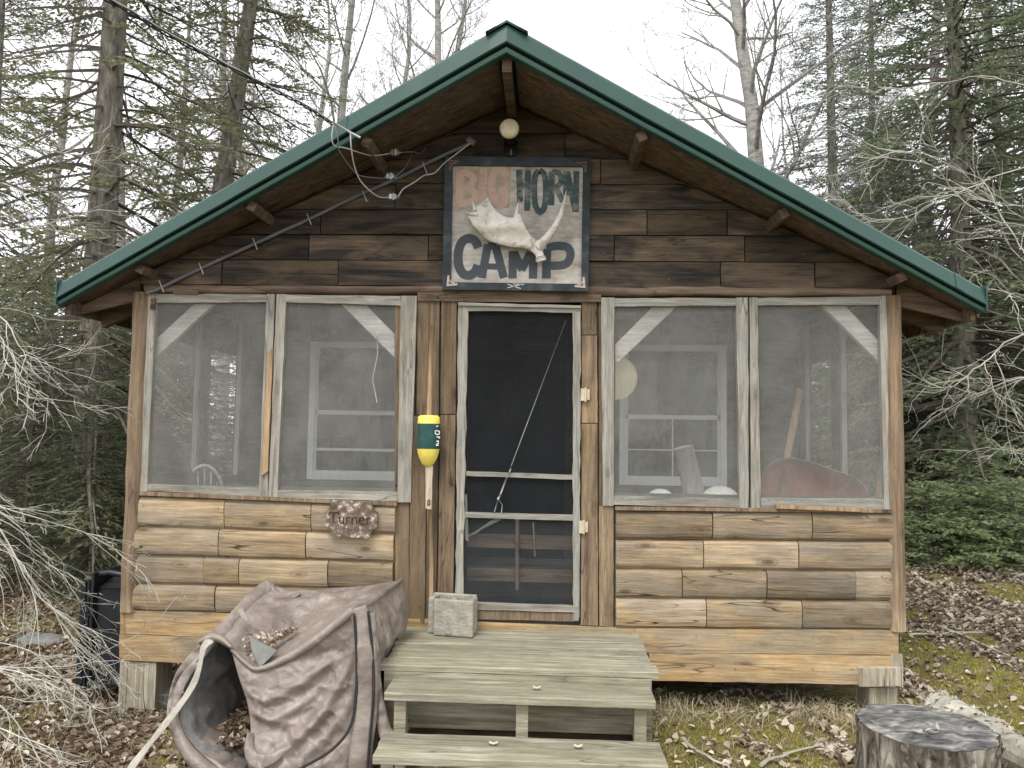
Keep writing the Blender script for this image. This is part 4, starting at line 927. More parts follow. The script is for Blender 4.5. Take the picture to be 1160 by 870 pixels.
# ------------------------------------------------------------------ wires
T=thing('service_cable','twisted black overhead power cable running from the upper left to the roof edge','cable',at(378,140,-.72))
P=spl([at(-120,-120,-2.6),at(118,-2,-2.0),at(200,45,-1.6),at(300,97,-1.1),at(345,120,-.85),at(378,141,-.72)],16)
b=MB(); b.tube([p+np.array([0,.008*math.cos(i*.7),.008*math.sin(i*.7)]) for i,p in enumerate(P)],.0048,6); b.tube([p-np.array([0,.008*math.cos(i*.7),.008*math.sin(i*.7)]) for i,p in enumerate(P)],.0048,6); b.build('insulated_pair','cableblk',T,True)
b=MB(); b.tube([p+np.array([0,.0,.012]) for p in P],.0035,5); b.tube([at(378,139,-.73),at(395,149,-.70),at(408,156,-.66)],.007,6); b.build('support_wire','wirewht',T,True)
for pts,m in (([(378,141,-.73),(376,155,-.73),(379,165,-.7),(392,168,-.6),(420,176,-.4),(441,174,-.25)],'wirewht'),
              ([(379,141,-.74),(383,158,-.74),(384,170,-.7),(400,193,-.5),(412,200,-.4),(437,202,-.25)],'cablegry'),
              ([(397,150,-.71),(398,168,-.7),(402,190,-.6),(410,207,-.5),(427,222,-.35),(440,224,-.25)],'wirewht')):
    b=MB(); b.tube(spl([at(*p) for p in pts]),.0042,6); b.build('drop_wire',m,T,True)
for px,py in ((448,174),(443,201),(446,224)):
    b=MB(); P=at(px,py,-.24); b.box(P[0]-.026,P[0]+.022,-.27,-.235,P[2]-.016,P[2]+.016); b.tube([(P[0]-.04,-.25,P[2]),(P[0]+.036,-.25,P[2]+.002)],.010,6); b.tube([(P[0]+.004,-.275,P[2]-.026),(P[0]+.004,-.275,P[2]+.018)],.008,6); b.build('splice_clamp','metal',T)
T=thing('entrance_cable','thick grey cable stapled diagonally up the gable left of the sign','cable',at(166,333,-.04))
b=MB(); P=spl([at(166,332,-.06),at(180,327,-.055),at(230,303,-.05),at(300,271,-.05),at(355,246,-.05),at(400,224,-.05),at(450,202,-.05),at(490,182,-.06),at(533,162,-.07)],8)
b.tube(P,.0125,8); b.build('sheath','cablegry',T,True)
for px,py in ((183,324),(228,304),(289,276),(350,248),(413,222),(481,190)):
    b=MB(); b.beam(at(px-2.2,py-6,-.066),at(px+3,py+7,-.066),.006,.018,(0,1,0)); b.build('clip','metal',T)
b=MB(); b.tube([at(530,158,-.07),at(538,163,-.07)],.024,8); b.build('weather_head','cablegry',T)
b=MB(); b.tube(spl([at(451,223,-.24),at(457,214,-.2),at(470,206,-.15),at(480,199,-.12),at(492,196,-.1),at(502,186,-.1),at(512,178,-.09),at(533,162,-.085)]),.0048,6); b.build('lead_wire','wirewht',T,True)
b=MB(); b.tube(spl([at(452,173,-.24),at(467,172,-.2),at(476,174,-.12),at(482,168,-.06)]),.004,6); b.tube(spl([at(449,199,-.24),at(458,191,-.2),at(464,181,-.12),at(466,175,-.06)]),.004,6); b.build('lead_wire','cablegry',T,True)
# ------------------------------------------------------------------ black plastic tote
T=thing('black_tote','black ribbed plastic tub standing on end beside the left cabin corner','plastic tub',(-2.9,.25,gh(-2.9,.2)))
x0=-3.03; x1=-2.70; z0=.045; z1=.86
b=MB(); n=18
def rrect(y,xa,xb,za,zb,r):
    pts=[]
    for cxx,czz,a0 in((xb-r,zb-r,0),(xa+r,zb-r,PI/2),(xa+r,za+r,PI),(xb-r,za+r,1.5*PI)):
        for k in range(6): a=a0+k/5*PI/2; pts.append((cxx+r*math.cos(a),y,czz+r*math.sin(a)))
    return pts
G=[rrect(.16,x0+.10,x1+.10,z0+.06,z1-.10,.04),rrect(.13,x0+.095,x1+.10,z0+.05,z1-.09,.045),rrect(.42,x0+.06,x1+.12,z0+.02,z1-.03,.06)]
b.grid(np.array(G)[:, ::-1],None,True); b.add(G[0],[tuple(range(23,-1,-1))][0:1]); b.build('tub_body','blackp',T)
b=MB(); b.box(x0-.005,x0+.03,.12,.60,z0,z1-.05); 
b.build('tub_rim','blackp',T)
for xx in (x0+.045,x0+.075):
    b=MB(); b.box(xx-.012,xx+.008,.13,.58,z0+.02,z1-.04+.05*(xx>x0+.05)); b.build('rib','blackp',T)
for zz in (.22,.58):
    b=MB(); b.box(x0-.008,x0+.11,.116,.13,zz-.008,zz+.008); b.build('cross_rib','blackp',T)
b=MB(); b.tube([(x0+.02,.2,z1-.05),(x0+.08,.2,z1-.01),(x0+.16,.2,z1+.005),(x0+.26,.2,z1-.01),(x1+.05,.2,z1-.06)],.022,8); b.build('top_lip','blackp',T,True)
# ------------------------------------------------------------------ bag
BG=thing('collapsed_bag','large collapsed brown vinyl bag lying open on the ground left of the steps','bag',(-1.2,-.7,.03))
def A3(l): return [at(*p) for p in l]
def resamp(P,n):
    P=np.array(P,float); P=np.array(spl(P,10)) if len(P)>2 else P
    d=np.r_[0,np.cumsum(np.linalg.norm(np.diff(P,axis=0),axis=1))]; t=np.linspace(0,d[-1],n); return np.stack([np.interp(t,d,P[:,i]) for i in range(3)],-1)
def coons(top,bot,lef,rig,nu,nv):
    T_,B_=resamp(top,nu),resamp(bot,nu); L_,R2=resamp(lef,nv),resamp(rig,nv); u=np.linspace(0,1,nu)[None,:,None]; v=np.linspace(0,1,nv)[:,None,None]
    S=(1-v)*T_[None]+v*B_[None]+(1-u)*L_[:,None]+u*R2[:,None]-((1-u)*(1-v)*T_[0]+u*(1-v)*T_[-1]+(1-u)*v*B_[0]+u*v*B_[-1])
    return S
def wrinkle(S,amp,seed,folds=(),edge=True):
    dv,du=np.gradient(S,axis=0),np.gradient(S,axis=1); n=np.cross(du,dv); n/=np.linalg.norm(n,axis=2)[...,None]+1e-9
    if n[...,1].mean()>0: n=-n
    nv,nu=S.shape[:2]; h=np.zeros((nv,nu))
    for i in range(nv):
        for j in range(nu):
            p=Vector(S[i,j]); q=Vector((p.x*3+seed,p.y*3,p.z*3)); h[i,j]=mnoise.noise(q)*.8+(1-2*abs(mnoise.noise(q*1.9+Vector((5,1,2)))))**3*.5+(1-2*abs(mnoise.noise(q*4.3)))**3*.34-abs(mnoise.noise(q*8.))*.22+abs(mnoise.noise(q*3.1+Vector((9,2,4))))*(-.5)
    u=np.linspace(0,1,nu)[None,:]; v=np.linspace(0,1,nv)[:,None]
    for (u0,v0,u1,v1,w,a) in folds: # ridge lines
        dx,dy=u1-u0,v1-v0; t=np.clip(((u-u0)*dx+(v-v0)*dy)/(dx*dx+dy*dy),0,1); d=np.hypot(u-u0-t*dx,v-v0-t*dy); h=h+a/amp*np.exp(-(d/w)**2)*np.sin(PI*np.clip(t*.9+.05,0,1))**.4
    m=np.minimum(1,np.minimum(u,1-u)*9)*np.minimum(1,np.minimum(v,1-v)*9) if edge else 1
    return S+n*(h*amp*m)[...,None]
def cloth(name,S,mat='bag',th=.006):
    b=MB(); b.grid(S,1.); o=b.build(name,mat,BG,True); md=o.modifiers.new('s','SOLIDIFY'); md.thickness=th; md.offset=0; return o
A=(308,662,-.38);B=(455,657,-.32);Cc=(402,690,-.98);D=(245,725,-.98)
left=[A,(290,675,-.5),(268,698,-.75),D]
frontedge=[D,(262,735,-1.0),(277,748,-1.02),(292,757,-1.03),(318,748,-1.05),(345,733,-1.03),(372,713,-1.0),Cc]
backe=[A,(330,668,-.36),(380,666,-.34),(420,663,-.33),B]
righte=[B,(438,668,-.5),(420,680,-.75),Cc]
S=coons(A3(backe),A3(frontedge),A3(left),A3(righte),90,46)
S=wrinkle(S,.016,1.,[(.15,.9,.45,.3,.10,-.05),(.1,.2,.9,.1,.05,.02),(.5,.8,.95,.3,.05,.015)]); cloth('top_panel',S)
fe2=[(262,735,-1.0),(277,748,-1.02),(292,757,-1.03),(318,748,-1.05),(345,733,-1.03),(372,713,-1.0),Cc]
fl=[(262,735,-1.0),(270,765,-1.05),(280,795,-1.09),(284,825,-1.12),(281,850,-1.2),(280,862,-1.24),(292,893,-1.25)]
fr=[Cc,(406,740,-1.0),(406,800,-1.04),(402,850,-1.08),(400,905,-1.1)]
fb=[(292,893,-1.25),(340,905,-1.2),(400,905,-1.1)]
S=coons(A3(fe2),A3(fb),A3(fl),A3(fr),80,90)
S=wrinkle(S,.026,4.,[(.05,.85,.98,.25,.05,.045),(.05,.95,.95,.48,.06,.035),(.02,.30,.75,.18,.04,.035),(.05,.45,.6,.33,.035,.03),(.1,.62,.8,.45,.04,.02),(.0,.78,.3,.9,.06,.05),(.5,.02,.9,.2,.04,-.025),(.3,.5,.5,.75,.05,-.03)])
cloth('front_panel',S)
# right side panel against the landing
def clampx(S,xm=-.672):
    S=S.copy(); k=S[...,2]<.64; S[...,0]=np.where(k,np.minimum(S[...,0],xm),S[...,0]); return S
S=coons(A3([Cc,(420,680,-.75),(438,668,-.5),B]),A3([(425,905,-1.1),(440,880,-.8),(455,860,-.5)]),A3([Cc,(418,745,-1.04),(425,800,-1.08),(425,905,-1.1)]),A3([B,(463,690,-.33),(456,730,-.38),(450,790,-.45),(455,860,-.5)]),60,70)
S=clampx(wrinkle(S,.02,9.,[(.1,.1,.8,.5,.08,.03),(.15,.5,.2,.95,.06,.05),(.4,.2,.3,.9,.05,-.03)])); cloth('side_panel',S)
# left wall: outside brown, seen from inside as grey lining
rim=[D,(228,745,-1.02),(209,772,-1.06),(200,800,-1.1),(202,825,-1.14),(214,848,-1.18),(236,868,-1.22),(262,885,-1.25)]
S=coons(A3(left[::-1]),A3([(262,885,-1.25),(290,860,-.9),(300,825,-.45)]),A3(rim),A3([A,(300,720,-.40),(296,780,-.42),(300,825,-.45)]),40,60)
S=wrinkle(S,.02,12.,[(.2,.3,.9,.4,.07,.05),(.2,.6,.9,.8,.08,-.05)])
dvn=S.copy(); cloth('lining',S+np.array([.008,.0,-.004]),'lining',.003)
cloth('left_panel',S+np.array([-.006,0,.006]),'bag',.004)
S=coons(A3([A,(380,666,-.34),B]),A3([(300,830,-.35),(440,840,-.35)]),A3([A,(300,830,-.35)]),A3([B,(440,840,-.35)]),20,20); cloth('back_panel',wrinkle(S,.01,15.)+np.array([0,.03,-.035]),'bag',.004)
# outer flap: folded fabric band left of the rim and the rolled hem under the opening
def band(name,path,w,mat='bag',seed=0,dirv=(-1,0,.2),amp=.008,n=60,puff=.012):
    P=resamp(path,n); T_=np.gradient(P,axis=0); T_/=np.linalg.norm(T_,axis=1)[:,None]; view=P-CAM; view/=np.linalg.norm(view,axis=1)[:,None]; sd=np.cross(T_,view); sd/=np.linalg.norm(sd,axis=1)[:,None]
    w=np.interp(np.linspace(0,1,n),np.linspace(0,1,len(w)),w) if hasattr(w,'__len__') else np.full(n,w)
    m=9; S=np.zeros((n,m,3))
    for j in range(m):
        s=j/(m-1)*2-1; S[:,j]=P+sd*(w*s/2)[:,None]-view*(puff*(1-s*s))
    for i in range(n):
        for j in range(m): S[i,j]+=-view[i]*amp*(mnoise.noise(Vector(S[i,j])*7+Vector((seed,0,0)))+.5*mnoise.noise(Vector(S[i,j])*19)-.6*abs(mnoise.noise(Vector(S[i,j])*13)))
    return cloth(name,S,mat,.004)
band('rim_band',A3(rim),[.03,.05,.07,.05,.06,.05,.08,.09],seed=3,amp=.03,puff=.008)
band('rim_fold',[p+np.array([-.035,.02,.02]) for p in A3(rim[:6])],[.02,.05,.06,.04,.06,.03],seed=31,amp=.03,puff=.006)
band('rim_edge',[p+np.array([.022,-.012,-.008]) for p in A3(rim)],.012,'zip',32,amp=.002,puff=.002)
band('hem_band',A3([(196,800,-1.12),(203,835,-1.18),(225,865,-1.24),(255,888,-1.28),(300,905,-1.3)]),[.04,.07,.10,.10],seed=5,amp=.02,puff=.03)
band('seam_band',A3(left),[.09,.085,.08,.10],seed=6,amp=.010,puff=.025)
band('seam_band',A3([(405,688,-.99),(413,720,-1.02),(416,760,-1.05),(415,800,-1.08),(409,850,-1.11),(405,905,-1.14)]),[.095,.11,.12,.125,.12,.12],seed=7,amp=.012,puff=.014)
band('seam_band',A3([(262,735,-1.01),(277,750,-1.04),(292,758,-1.05),(318,749,-1.07),(345,734,-1.05),(372,714,-1.02),(400,692,-1.0)]),[.02,.025,.03,.045,.05,.045,.05],seed=8,amp=.008,puff=.016)
band('seam_band',A3([(400,690,-1.0),(420,681,-.77),(438,668,-.52),(456,656,-.33)]),[.03,.035,.03,.02],seed=9,amp=.006)
band('side_strap',A3([(420,695,-.98),(424,740,-1.0),(428,790,-1.03),(436,828,-1.05),(446,838,-1.06)]),[.05,.06,.05,.07,.08],seed=10,amp=.02,puff=.02)
band('zip_tape',A3([(401,695,-1.03),(404,740,-1.05),(403,790,-1.09),(396,825,-1.13),(375,850,-1.17),(345,868,-1.21),(315,885,-1.27)]),.013,'zip',11,amp=.0,puff=.003)
band('zip_tape',A3([(417,692,-1.02),(422,740,-1.04),(423,790,-1.08),(418,850,-1.12),(414,905,-1.16)]),.013,'zip',12,amp=.0,puff=.003)
band('webbing_strap',A3([(240,724,-1.03),(231,733,-1.06),(226,755,-1.09),(219,775,-1.12),(203,800,-1.18),(174,837,-1.30),(150,868,-1.42),(138,890,-1.5)]),[.045,.022,.034,.03,.036,.024,.036,.036],'web',13,amp=.004,puff=.0)
band('tie_loop',A3([(272,690,-.84),(275,696,-.88),(281,704,-.92)]),.028,'bag',14,amp=.002,puff=.003)
band('knot',A3([(225,728,-1.03),(238,722,-1.02),(250,724,-1.01),(262,733,-1.02)]),[.03,.05,.04,.02],'bag',15,amp=.02,puff=.03)
band('knot',A3([(306,660,-.38),(312,672,-.40),(325,680,-.42),(340,672,-.42)]),[.03,.05,.05,.02],'bag',16,amp=.02,puff=.02)
band('rumpled_lip',A3([(284,830,-1.16),(282,848,-1.22),(290,862,-1.27),(306,860,-1.25),(330,845,-1.2)]),[.03,.05,.07,.05,.015],'bag',17,amp=.03,puff=.006)
# leaves caught on top
def leafpile(name,cs,n,size,label,seed,mat='litterp',thick=.02):
    g=np.random.default_rng(seed); Q=[];r=[]
    P0,P1,P2=[np.array(c) for c in cs]
    for i in range(n):
        a,b_=g.random(2); 
        if a+b_>1:a,b_=1-a,1-b_
        p=P0+(P1-P0)*a+(P2-P0)*b_+g.normal(0,.006,3); p[2]+=g.random()*thick; u=g.normal(0,1,3); u[2]*=.5; u/=np.linalg.norm(u); v=np.cross(u,g.normal(0,1,3)); v/=np.linalg.norm(v); s=size*g.uniform(.4,1.2)
        Q.append([p-u*s,p+v*s*.5,p+u*s,p-v*s*.5]); r.append(g.random())
    o=build_quads(name,np.array(Q),np.array(r),mat); o['kind']='stuff'; o['label']=label; o['category']='leaves'
leafpile('leaf_debris',[at(272,727,-.93),at(288,752,-1.0),at(334,712,-.80)],190,.024,'dry leaves and needles caught in the dip on top of the brown bag',3)
leafpile('leaf_debris',[at(300,735,-.97),at(322,718,-.87),at(336,712,-.82)],120,.018,'small brown twigs and leaves gathered on the brown bag',4,'litter')
leafpile('leaf_debris',[at(225,850,-1.05),at(290,850,-1.05),at(278,800,-.7)],260,.03,'leaves lying inside the open mouth of the brown bag',6,'litter',.03)
band('patch_flap',A3([(282,720,-.94),(293,735,-.99),(304,747,-1.02)]),[.005,.07,.13],'stone',18,amp=.004)
# ------------------------------------------------------------------ stump, log, stones
def rough_cyl(mb,c,r,z0,z1,seed,top=True,n=120,flare=1.1):
    G=[]
    for k in range(26):
        t=k/25; z=z0+(z1-z0)*t; row=[]
        for a in np.linspace(0,2*PI,n+1)[:-1]:
            rr_=r*(flare+(1-flare)*min(1,t*1.6))*(1-.05*abs(mnoise.noise(Vector((math.cos(a)*11,math.sin(a)*11,seed+z*1.5))))+.06*mnoise.noise(Vector((math.cos(a)*1.5+seed,math.sin(a)*1.5,0)))+.05*mnoise.noise(Vector((math.cos(a)*5,math.sin(a)*5,seed+z*2)))); row.append((c[0]+rr_*math.cos(a),c[1]+rr_*math.sin(a),z))
        G.append(row)
    mb.grid(np.array(G),None,True); return G[-1]
sc_=at(1048,822,-1.28); T=thing('tree_stump','dark weathered tree stump with flaking bark in the right foreground','stump',(sc_[0],-1.28,gh(sc_[0],-1.28)))
b=MB(); topl=rough_cyl(b,(sc_[0],-1.28),.325,gh(sc_[0],-1.28)-.08,sc_[2],3.); b.build('bark','stumpbark',T,False)
b=MB(); G=[]
for q in np.linspace(1,0,14): G.append([(sc_[0]+(p[0]-sc_[0])*q*.985,-1.28+(p[1]+1.28)*q*.985,sc_[2]+.012*(1-q)+.014*mnoise.noise(Vector((p[0]*q*9,p[1]*q*9,1)))*(1 if q<1 else 0)) for p in topl])
b.grid(np.array(G),None,True); b.build('cut_top','stumptop',T,False)
b=MB(); random.seed(4) # flaking plates of bark
for i in range(70):
    a=random.uniform(PI*.95,PI*2.05); z_=random.uniform(sc_[2]-.30,sc_[2]-.005); r=.335; p=np.array([sc_[0]+r*math.cos(a),-1.28+r*math.sin(a),z_]); t=np.array([-math.sin(a),math.cos(a),0]); o=np.array([math.cos(a),math.sin(a),.3]); s=random.uniform(.006,.022); ca=random.uniform(-.8,.8); t2=t*math.cos(ca)+np.array([0,0,math.sin(ca)]); u2=np.array([0,0,math.cos(ca)])-t*math.sin(ca)
    b.add([p-t2*s-o*.006,p+t2*s*.3-u2*s,p+t2*s+o*.004,p+t2*s*.5+u2*s*2.2+o*.010,p-t2*s*.7+u2*s*1.6+o*.002],[(0,1,2,3,4)])
b.build('bark_flakes','stumpbark',T)['kind']='stuff'
b=MB()
for i in range(16):
    a=random.uniform(0,2*PI); q=abs(random.gauss(0,.07)); p=np.array([sc_[0]-.05+q*math.cos(a)*1.3,-1.38+q*math.sin(a)*.8,sc_[2]+random.uniform(.008,.03)]); u=np.array([random.gauss(0,1),random.gauss(0,1),random.gauss(0,.35)]); u/=np.linalg.norm(u); v=np.cross(u,(0,0,1)); s=random.uniform(.008,.028)
    b.add([p-u*s,p+v*s*.6,p+u*s,p-v*s*.6],[(0,1,2,3)])
b.build('lichen_flakes','rot',T)['kind']='stuff'
b=MB(); P=[at(1062,778,-.15),at(1100,800,-.45),at(1150,835,-.85),at(1230,890,-1.3)]; P=[np.array([p[0],p[1],gh(p[0],p[1])+.09]) for p in P]; P=spl(P,8)
b.tube(P,[.10+.02*mnoise.noise(Vector((i*.7,0,0))) for i in range(len(P))],14)
for i in range(160):
    k=random.randrange(len(P)); a=random.uniform(0,PI); p=P[k]+np.array([.1*math.cos(a),.02*random.gauss(0,1),.11*math.sin(a)]); u=np.array([random.gauss(0,1) for _ in range(3)]); u/=np.linalg.norm(u); v=np.cross(u,(0,0,1)); s=random.uniform(.01,.035); b.add([p-u*s,p+v*s*.5,p+u*s,p-v*s*.5],[(0,1,2,3)])
tag(b.build('fallen_log','rot',None),'bleached rotten log lying behind the tree stump on the right','log')
def rock(px,py,Y,sx,sy,sz,label,seed,mat='stone'):
    c=at(px,py,Y); c[2]=gh(c[0],Y)+sz*.3; b=MB(); G=[]
    for i in range(9):
        ph=-PI/2+PI*i/8; G.append([(c[0]+sx*math.cos(ph)*math.cos(t)*(1+.2*mnoise.noise(Vector((math.cos(t)+seed,math.sin(t),ph)))),Y+sy*math.cos(ph)*math.sin(t),c[2]+sz*math.sin(ph)*(1+.15*mnoise.noise(Vector((math.cos(t)*2,math.sin(t)*2,seed))))) for t in np.linspace(0,2*PI,19)[:-1]])
    b.grid(np.array(G),None,True); return tag(b.build('stone',mat,None,False),label,'stone')
rock(190,790,.25,.24,.18,.12,'low grey stone in the shade under the left end of the cabin',1)
rock(48,684,1.3,.22,.14,.05,'flat grey slab lying in brown leaves far left of the cabin',2)
rock(322,810,-.9,.01,.01,.01,'x',3) if False else None
# ------------------------------------------------------------------ vegetation
def unit(v): return v/(np.linalg.norm(v)+1e-9)
def sprigs(P,Dv,Ln,Wd,g):
    n=len(P); s=np.cross(Dv,g.normal(0,1,(n,3))); s/=np.linalg.norm(s,axis=1)[:,None]+1e-9
    # mostly flat sprays: side vector near horizontal
    M1=P+Dv*(Ln*.45)[:,None]
    return np.stack([P,M1+s*(Wd/2)[:,None],P+Dv*Ln[:,None],M1-s*(Wd/2)[:,None]],1)
def conifer(name,label,cat,h,r,z0,seed,mat,tr=.14,droop=.25,per=5,step=.3,dens=1.,sprig=.085,wid=.017,group=None,bare=.0,loc=(0,0,0),lean=(0,0),trunkmat='bark',low=0.,fill=1.):
    g=np.random.default_rng(seed); T=thing(name,label,cat,loc,group); O=np.array(loc,float)
    b=MB(); n=12; TP=[np.array([lean[0]*t*h+.10*math.sin(t*3+seed)*t,lean[1]*t*h,t*h-.15*(t==0)]) for t in np.linspace(0,1,n+1)]
    b.tube([p+O for p in TP],[max(.012,tr*(1-t)**.8*(1.25 if t==0 else 1)) for t in np.linspace(0,1,n+1)],9); b.build('trunk',trunkmat,T,True)
    lb=MB(); SP=[];SD=[];SL=[]
    TPa=np.array(TP); tz=np.linspace(0,1,n+1)
    z=z0; az=g.uniform(0,6)
    while z<h*.985:
        q=(z-z0)/(h-z0); env=r*min(1,(1-q)**.75*1.02+.02)*(1-.45*low*max(0,1-q*5))
        for k in range(per):
            az+=2.399+g.normal(0,.25); Lb=env*g.uniform(.55,1.1)
            if Lb<.08: continue
            t=z/h; base=np.array([np.interp(t,tz,TPa[:,i]) for i in range(3)])
            el=(.35 if q>.6 else .05)-droop*(1-q)+g.normal(0,.10); d=np.array([math.cos(az)*math.cos(el),math.sin(az)*math.cos(el),math.sin(el)])
            m=max(4,int(Lb/.22)); P=[base]
            dd=d.copy()
            for i in range(m): P.append(P[-1]+dd*Lb/m); dd=unit(dd+np.array([0,0,(-.10 if i<m*.6 else .12)*droop*2])+g.normal(0,.06,3))
            P=np.array(P); lb.tube(P+O,np.linspace(max(.006,.02*Lb/1.5),.003,len(P)),3,False)
            if g.random()<bare: 
                for tw in range(int(6*Lb)):
                    i=g.integers(1,len(P)); e=unit(g.normal(0,1,3)+dd*.8); lb.tube([P[i]+O,P[i]+e*.15+O,P[i]+e*.3+g.normal(0,.05,3)+O],[.004,.003,.0015],3,False)
                continue
            ns=max(3,int(Lb/.10*dens)); 
            for s_ in range(ns):
                f=g.uniform(.15,1.)**.8; x=f*(len(P)-1); i=min(int(x),len(P)-2); p=P[i]+(P[i+1]-P[i])*(x-i); ax=unit(P[i+1]-P[i]); side=unit(np.cross(ax,(0,0,1)))*(1 if s_%2 else -1)
                ln=(.42*(1-f*.65))*min(1,Lb)*g.uniform(.6,1.3)+.05; sd=unit(ax*.75+side*.9+np.array([0,0,g.normal(-.12,.16)]))
                q2=max(2,int(ln/.035)); tt=np.linspace(.08,1,q2); pp=p+sd*ln*tt[:,None]+np.array([0,0,-.25*droop*ln])*(tt**2)[:,None]
                sg=np.where(np.arange(q2)%2==0,1,-1)[:,None]; pl_=unit(np.cross(sd,(0,0,1)))
                dv=sd*.8+pl_*sg*.75+g.normal(0,.22,(q2,3)); dv/=np.linalg.norm(dv,axis=1)[:,None]
                SP.append(pp); SD.append(dv); SL.append(np.full(q2,sprig)*g.uniform(.6,1.25,q2))
        z+=step*g.uniform(.7,1.3)*(1-.4*q)
    lb.build('branches','twig',T)
    P=np.concatenate(SP)+O; Dv=np.concatenate(SD); Ln=np.concatenate(SL)
    Q=sprigs(P,Dv,Ln,Ln/sprig*wid,g); build_quads('foliage',Q,np.clip(g.normal(.45,.22,len(Q)),0,1),mat,T)
    return T,len(Q)
def baretree(name,label,cat,h,seed,loc,tr=.09,spread=.6,mat='birch',tm='twig',levels=4,first=.3,lean=(0,0),droop=0.,group=None,nb=14,twigr=.004):
    g=np.random.default_rng(seed); T=thing(name,label,cat,loc,group); O=np.array(loc,float); b=MB(); lb=MB()
    n=14; P=[np.zeros(3)-np.array([0,0,.2])]; d=unit(np.array([lean[0],lean[1],1.]))
    for i in range(n): P.append(P[-1]+d*h/n); d=unit(d+g.normal(0,.045,3)+np.array([0,0,.04]))
    P=np.array(P); R=tr*(1-np.linspace(0,.93,n+1)); b.tube(P+O,R,9); b.build('trunk',mat,T,True)
    def br(p,d,L,r,lev):
        m=max(3,int(5-lev*.5)+1); Q=[p]; dd=d.copy()
        for i in range(m): Q.append(Q[-1]+dd*L/m); dd=unit(dd+g.normal(0,.13,3)+np.array([0,0,.07-droop]))
        Q=np.array(Q); lb.tube(Q+O,np.linspace(r,max(r*.3,.0015),len(Q)),5 if r>.015 else 3,False)
        if lev>=levels: return
        k=int(g.integers(4,7)) if lev<levels-1 else int(g.integers(3,5))
        for j in range(k):
            f=g.uniform(.25,1); x=f*m; i=min(int(x),m-1); q=Q[i]+(Q[i+1]-Q[i])*(x-i); ax=unit(Q[i+1]-Q[i]); e=unit(ax+unit(np.cross(ax,g.normal(0,1,3)))*g.uniform(.5,.95)); br(q,e,L*g.uniform(.38,.62),max(twigr*.5,r*(1-f*.6)*.5),lev+1)
    for k in range(nb):
        f=first+(1-first)*(k+g.random())/nb; x=f*n; i=min(int(x),n-1); p=P[i]+(P[i+1]-P[i])*(x-i); a=k*2.4+g.normal(0,.4); e=unit(np.array([math.cos(a),math.sin(a),g.uniform(.3,1.1)])); br(p,e,spread*h*.30*(1.15-f*.7)*g.uniform(.7,1.2),max(twigr,R[i]*.33),1)
    lb.build('branches',tm,T); return T
def gpos(px,Y): 
    x=at(px,493,Y)[0]; return (x,Y,float(gh(x,Y)))
GL='conifers in the woods left of the cabin'; GR='conifers in the woods right of the cabin'
S1,n1=conifer('spruce_tree','thick trunked olive green spruce rising left of the roof eave','tree',15,2.6,1.2,31,'spruce',.22,.35,6,.28,1.15,.10,.028,bare=.25,loc=gpos(103,3.6))
S2,n2=conifer('spruce_tree','leaning olive green spruce whose trunk tilts right behind the left roof slope','tree',15,2.5,2.5,32,'spruce',.20,.3,5,.30,1.15,.10,.030,bare=.2,loc=gpos(196,6.0),lean=(.10,0.02))
S3,n3=conifer('hemlock_tree','tall dense hemlock rising above the right roof eave','tree',11,2.9,.5,33,'hemlock',.17,.28,7,.19,1.3,.085,.026,bare=.05,loc=gpos(1092,5.0))
S4,n4=conifer('fir_tree','tall thin fir, tinted blue grey for haze, left of the big hemlock','tree',17,2.0,1.0,34,'fir',.15,.2,6,.26,1.1,.10,.028,bare=.08,loc=gpos(948,12))
S5,n5=conifer('young_fir','young dark green fir at the edge of the woods left of the cabin','tree',4.2,1.5,.15,35,'hemlock',.06,.15,7,.15,1.3,.085,.024,loc=gpos(30,5.5))
S6,n6=conifer('hemlock_shrub','low hemlock sapling spreading over the leaf bank right of the cabin','shrub',1.25,1.25,.08,36,'hyoung',.03,.05,8,.08,1.3,.085,.030,loc=gpos(1100,3.9),group='hemlock saplings on the leaf bank')
print('SPRIGS',n1,n2,n3,n4,n5,n6)
def D(src,px,Y,rz_,sc,label,group): 
    ch=kids(src); return dup(src,gpos(px,Y),rz_,sc,label,group,ch)
D(S4,992,14,2.,.95,'second thin fir tinted for haze, just right of the first one',GR)
D(S4,760,27,1.,.86,'distant spruce whose tip just shows over the right roof slope',GR)
D(S3,1185,7.5,1.3,1.,'dense hemlock at the right edge of the photo behind the big one',GR)
D(S3,1000,10.,2.6,.68,'smaller hemlock with foliage meeting the right roof slope',GR)
D(S3,1040,7.4,.8,.50,'half grown hemlock just beyond the right cabin corner',GR)
D(S5,1020,6.2,.7,.85,'young fir seen past the right corner post',GR); D(S5,1110,7.,2.7,1.05,'young fir below the big hemlock',GR); D(S5,1180,5.2,4.,1.,'young fir at the right photo edge above the leaf bank',GR)
D(S5,955,6.5,3.3,1.,'young fir seen through the far right screen',GR)
D(S6,1150,3.1,2.,.75,'hemlock sapling at the right photo edge over the leaves','hemlock saplings on the leaf bank')
D(S6,1048,3.5,4.,.7,'hemlock sapling nearest the cabin wall on the right','hemlock saplings on the leaf bank')
D(S5,112,3.0,1.2,.62,'small fir in front of the thick spruce trunk, nearest the left cabin corner',GL); D(S5,32,3.3,3.9,.72,'small fir left of the thick spruce trunk, behind the dead boughs',GL); D(S5,110,6.6,2.,1.,'young fir right behind the thick spruce trunk',GL); D(S5,-40,6.5,.4,1.15,'young fir at the left photo edge',GL)
D(S5,150,5.,5.,.85,'young fir seen beside the left corner post',GL); D(S5,215,6.2,1.,.95,'young fir seen through the far left screen',GL); D(S5,65,9.5,3.,1.2,'young fir farther back behind the left woods edge',GL)
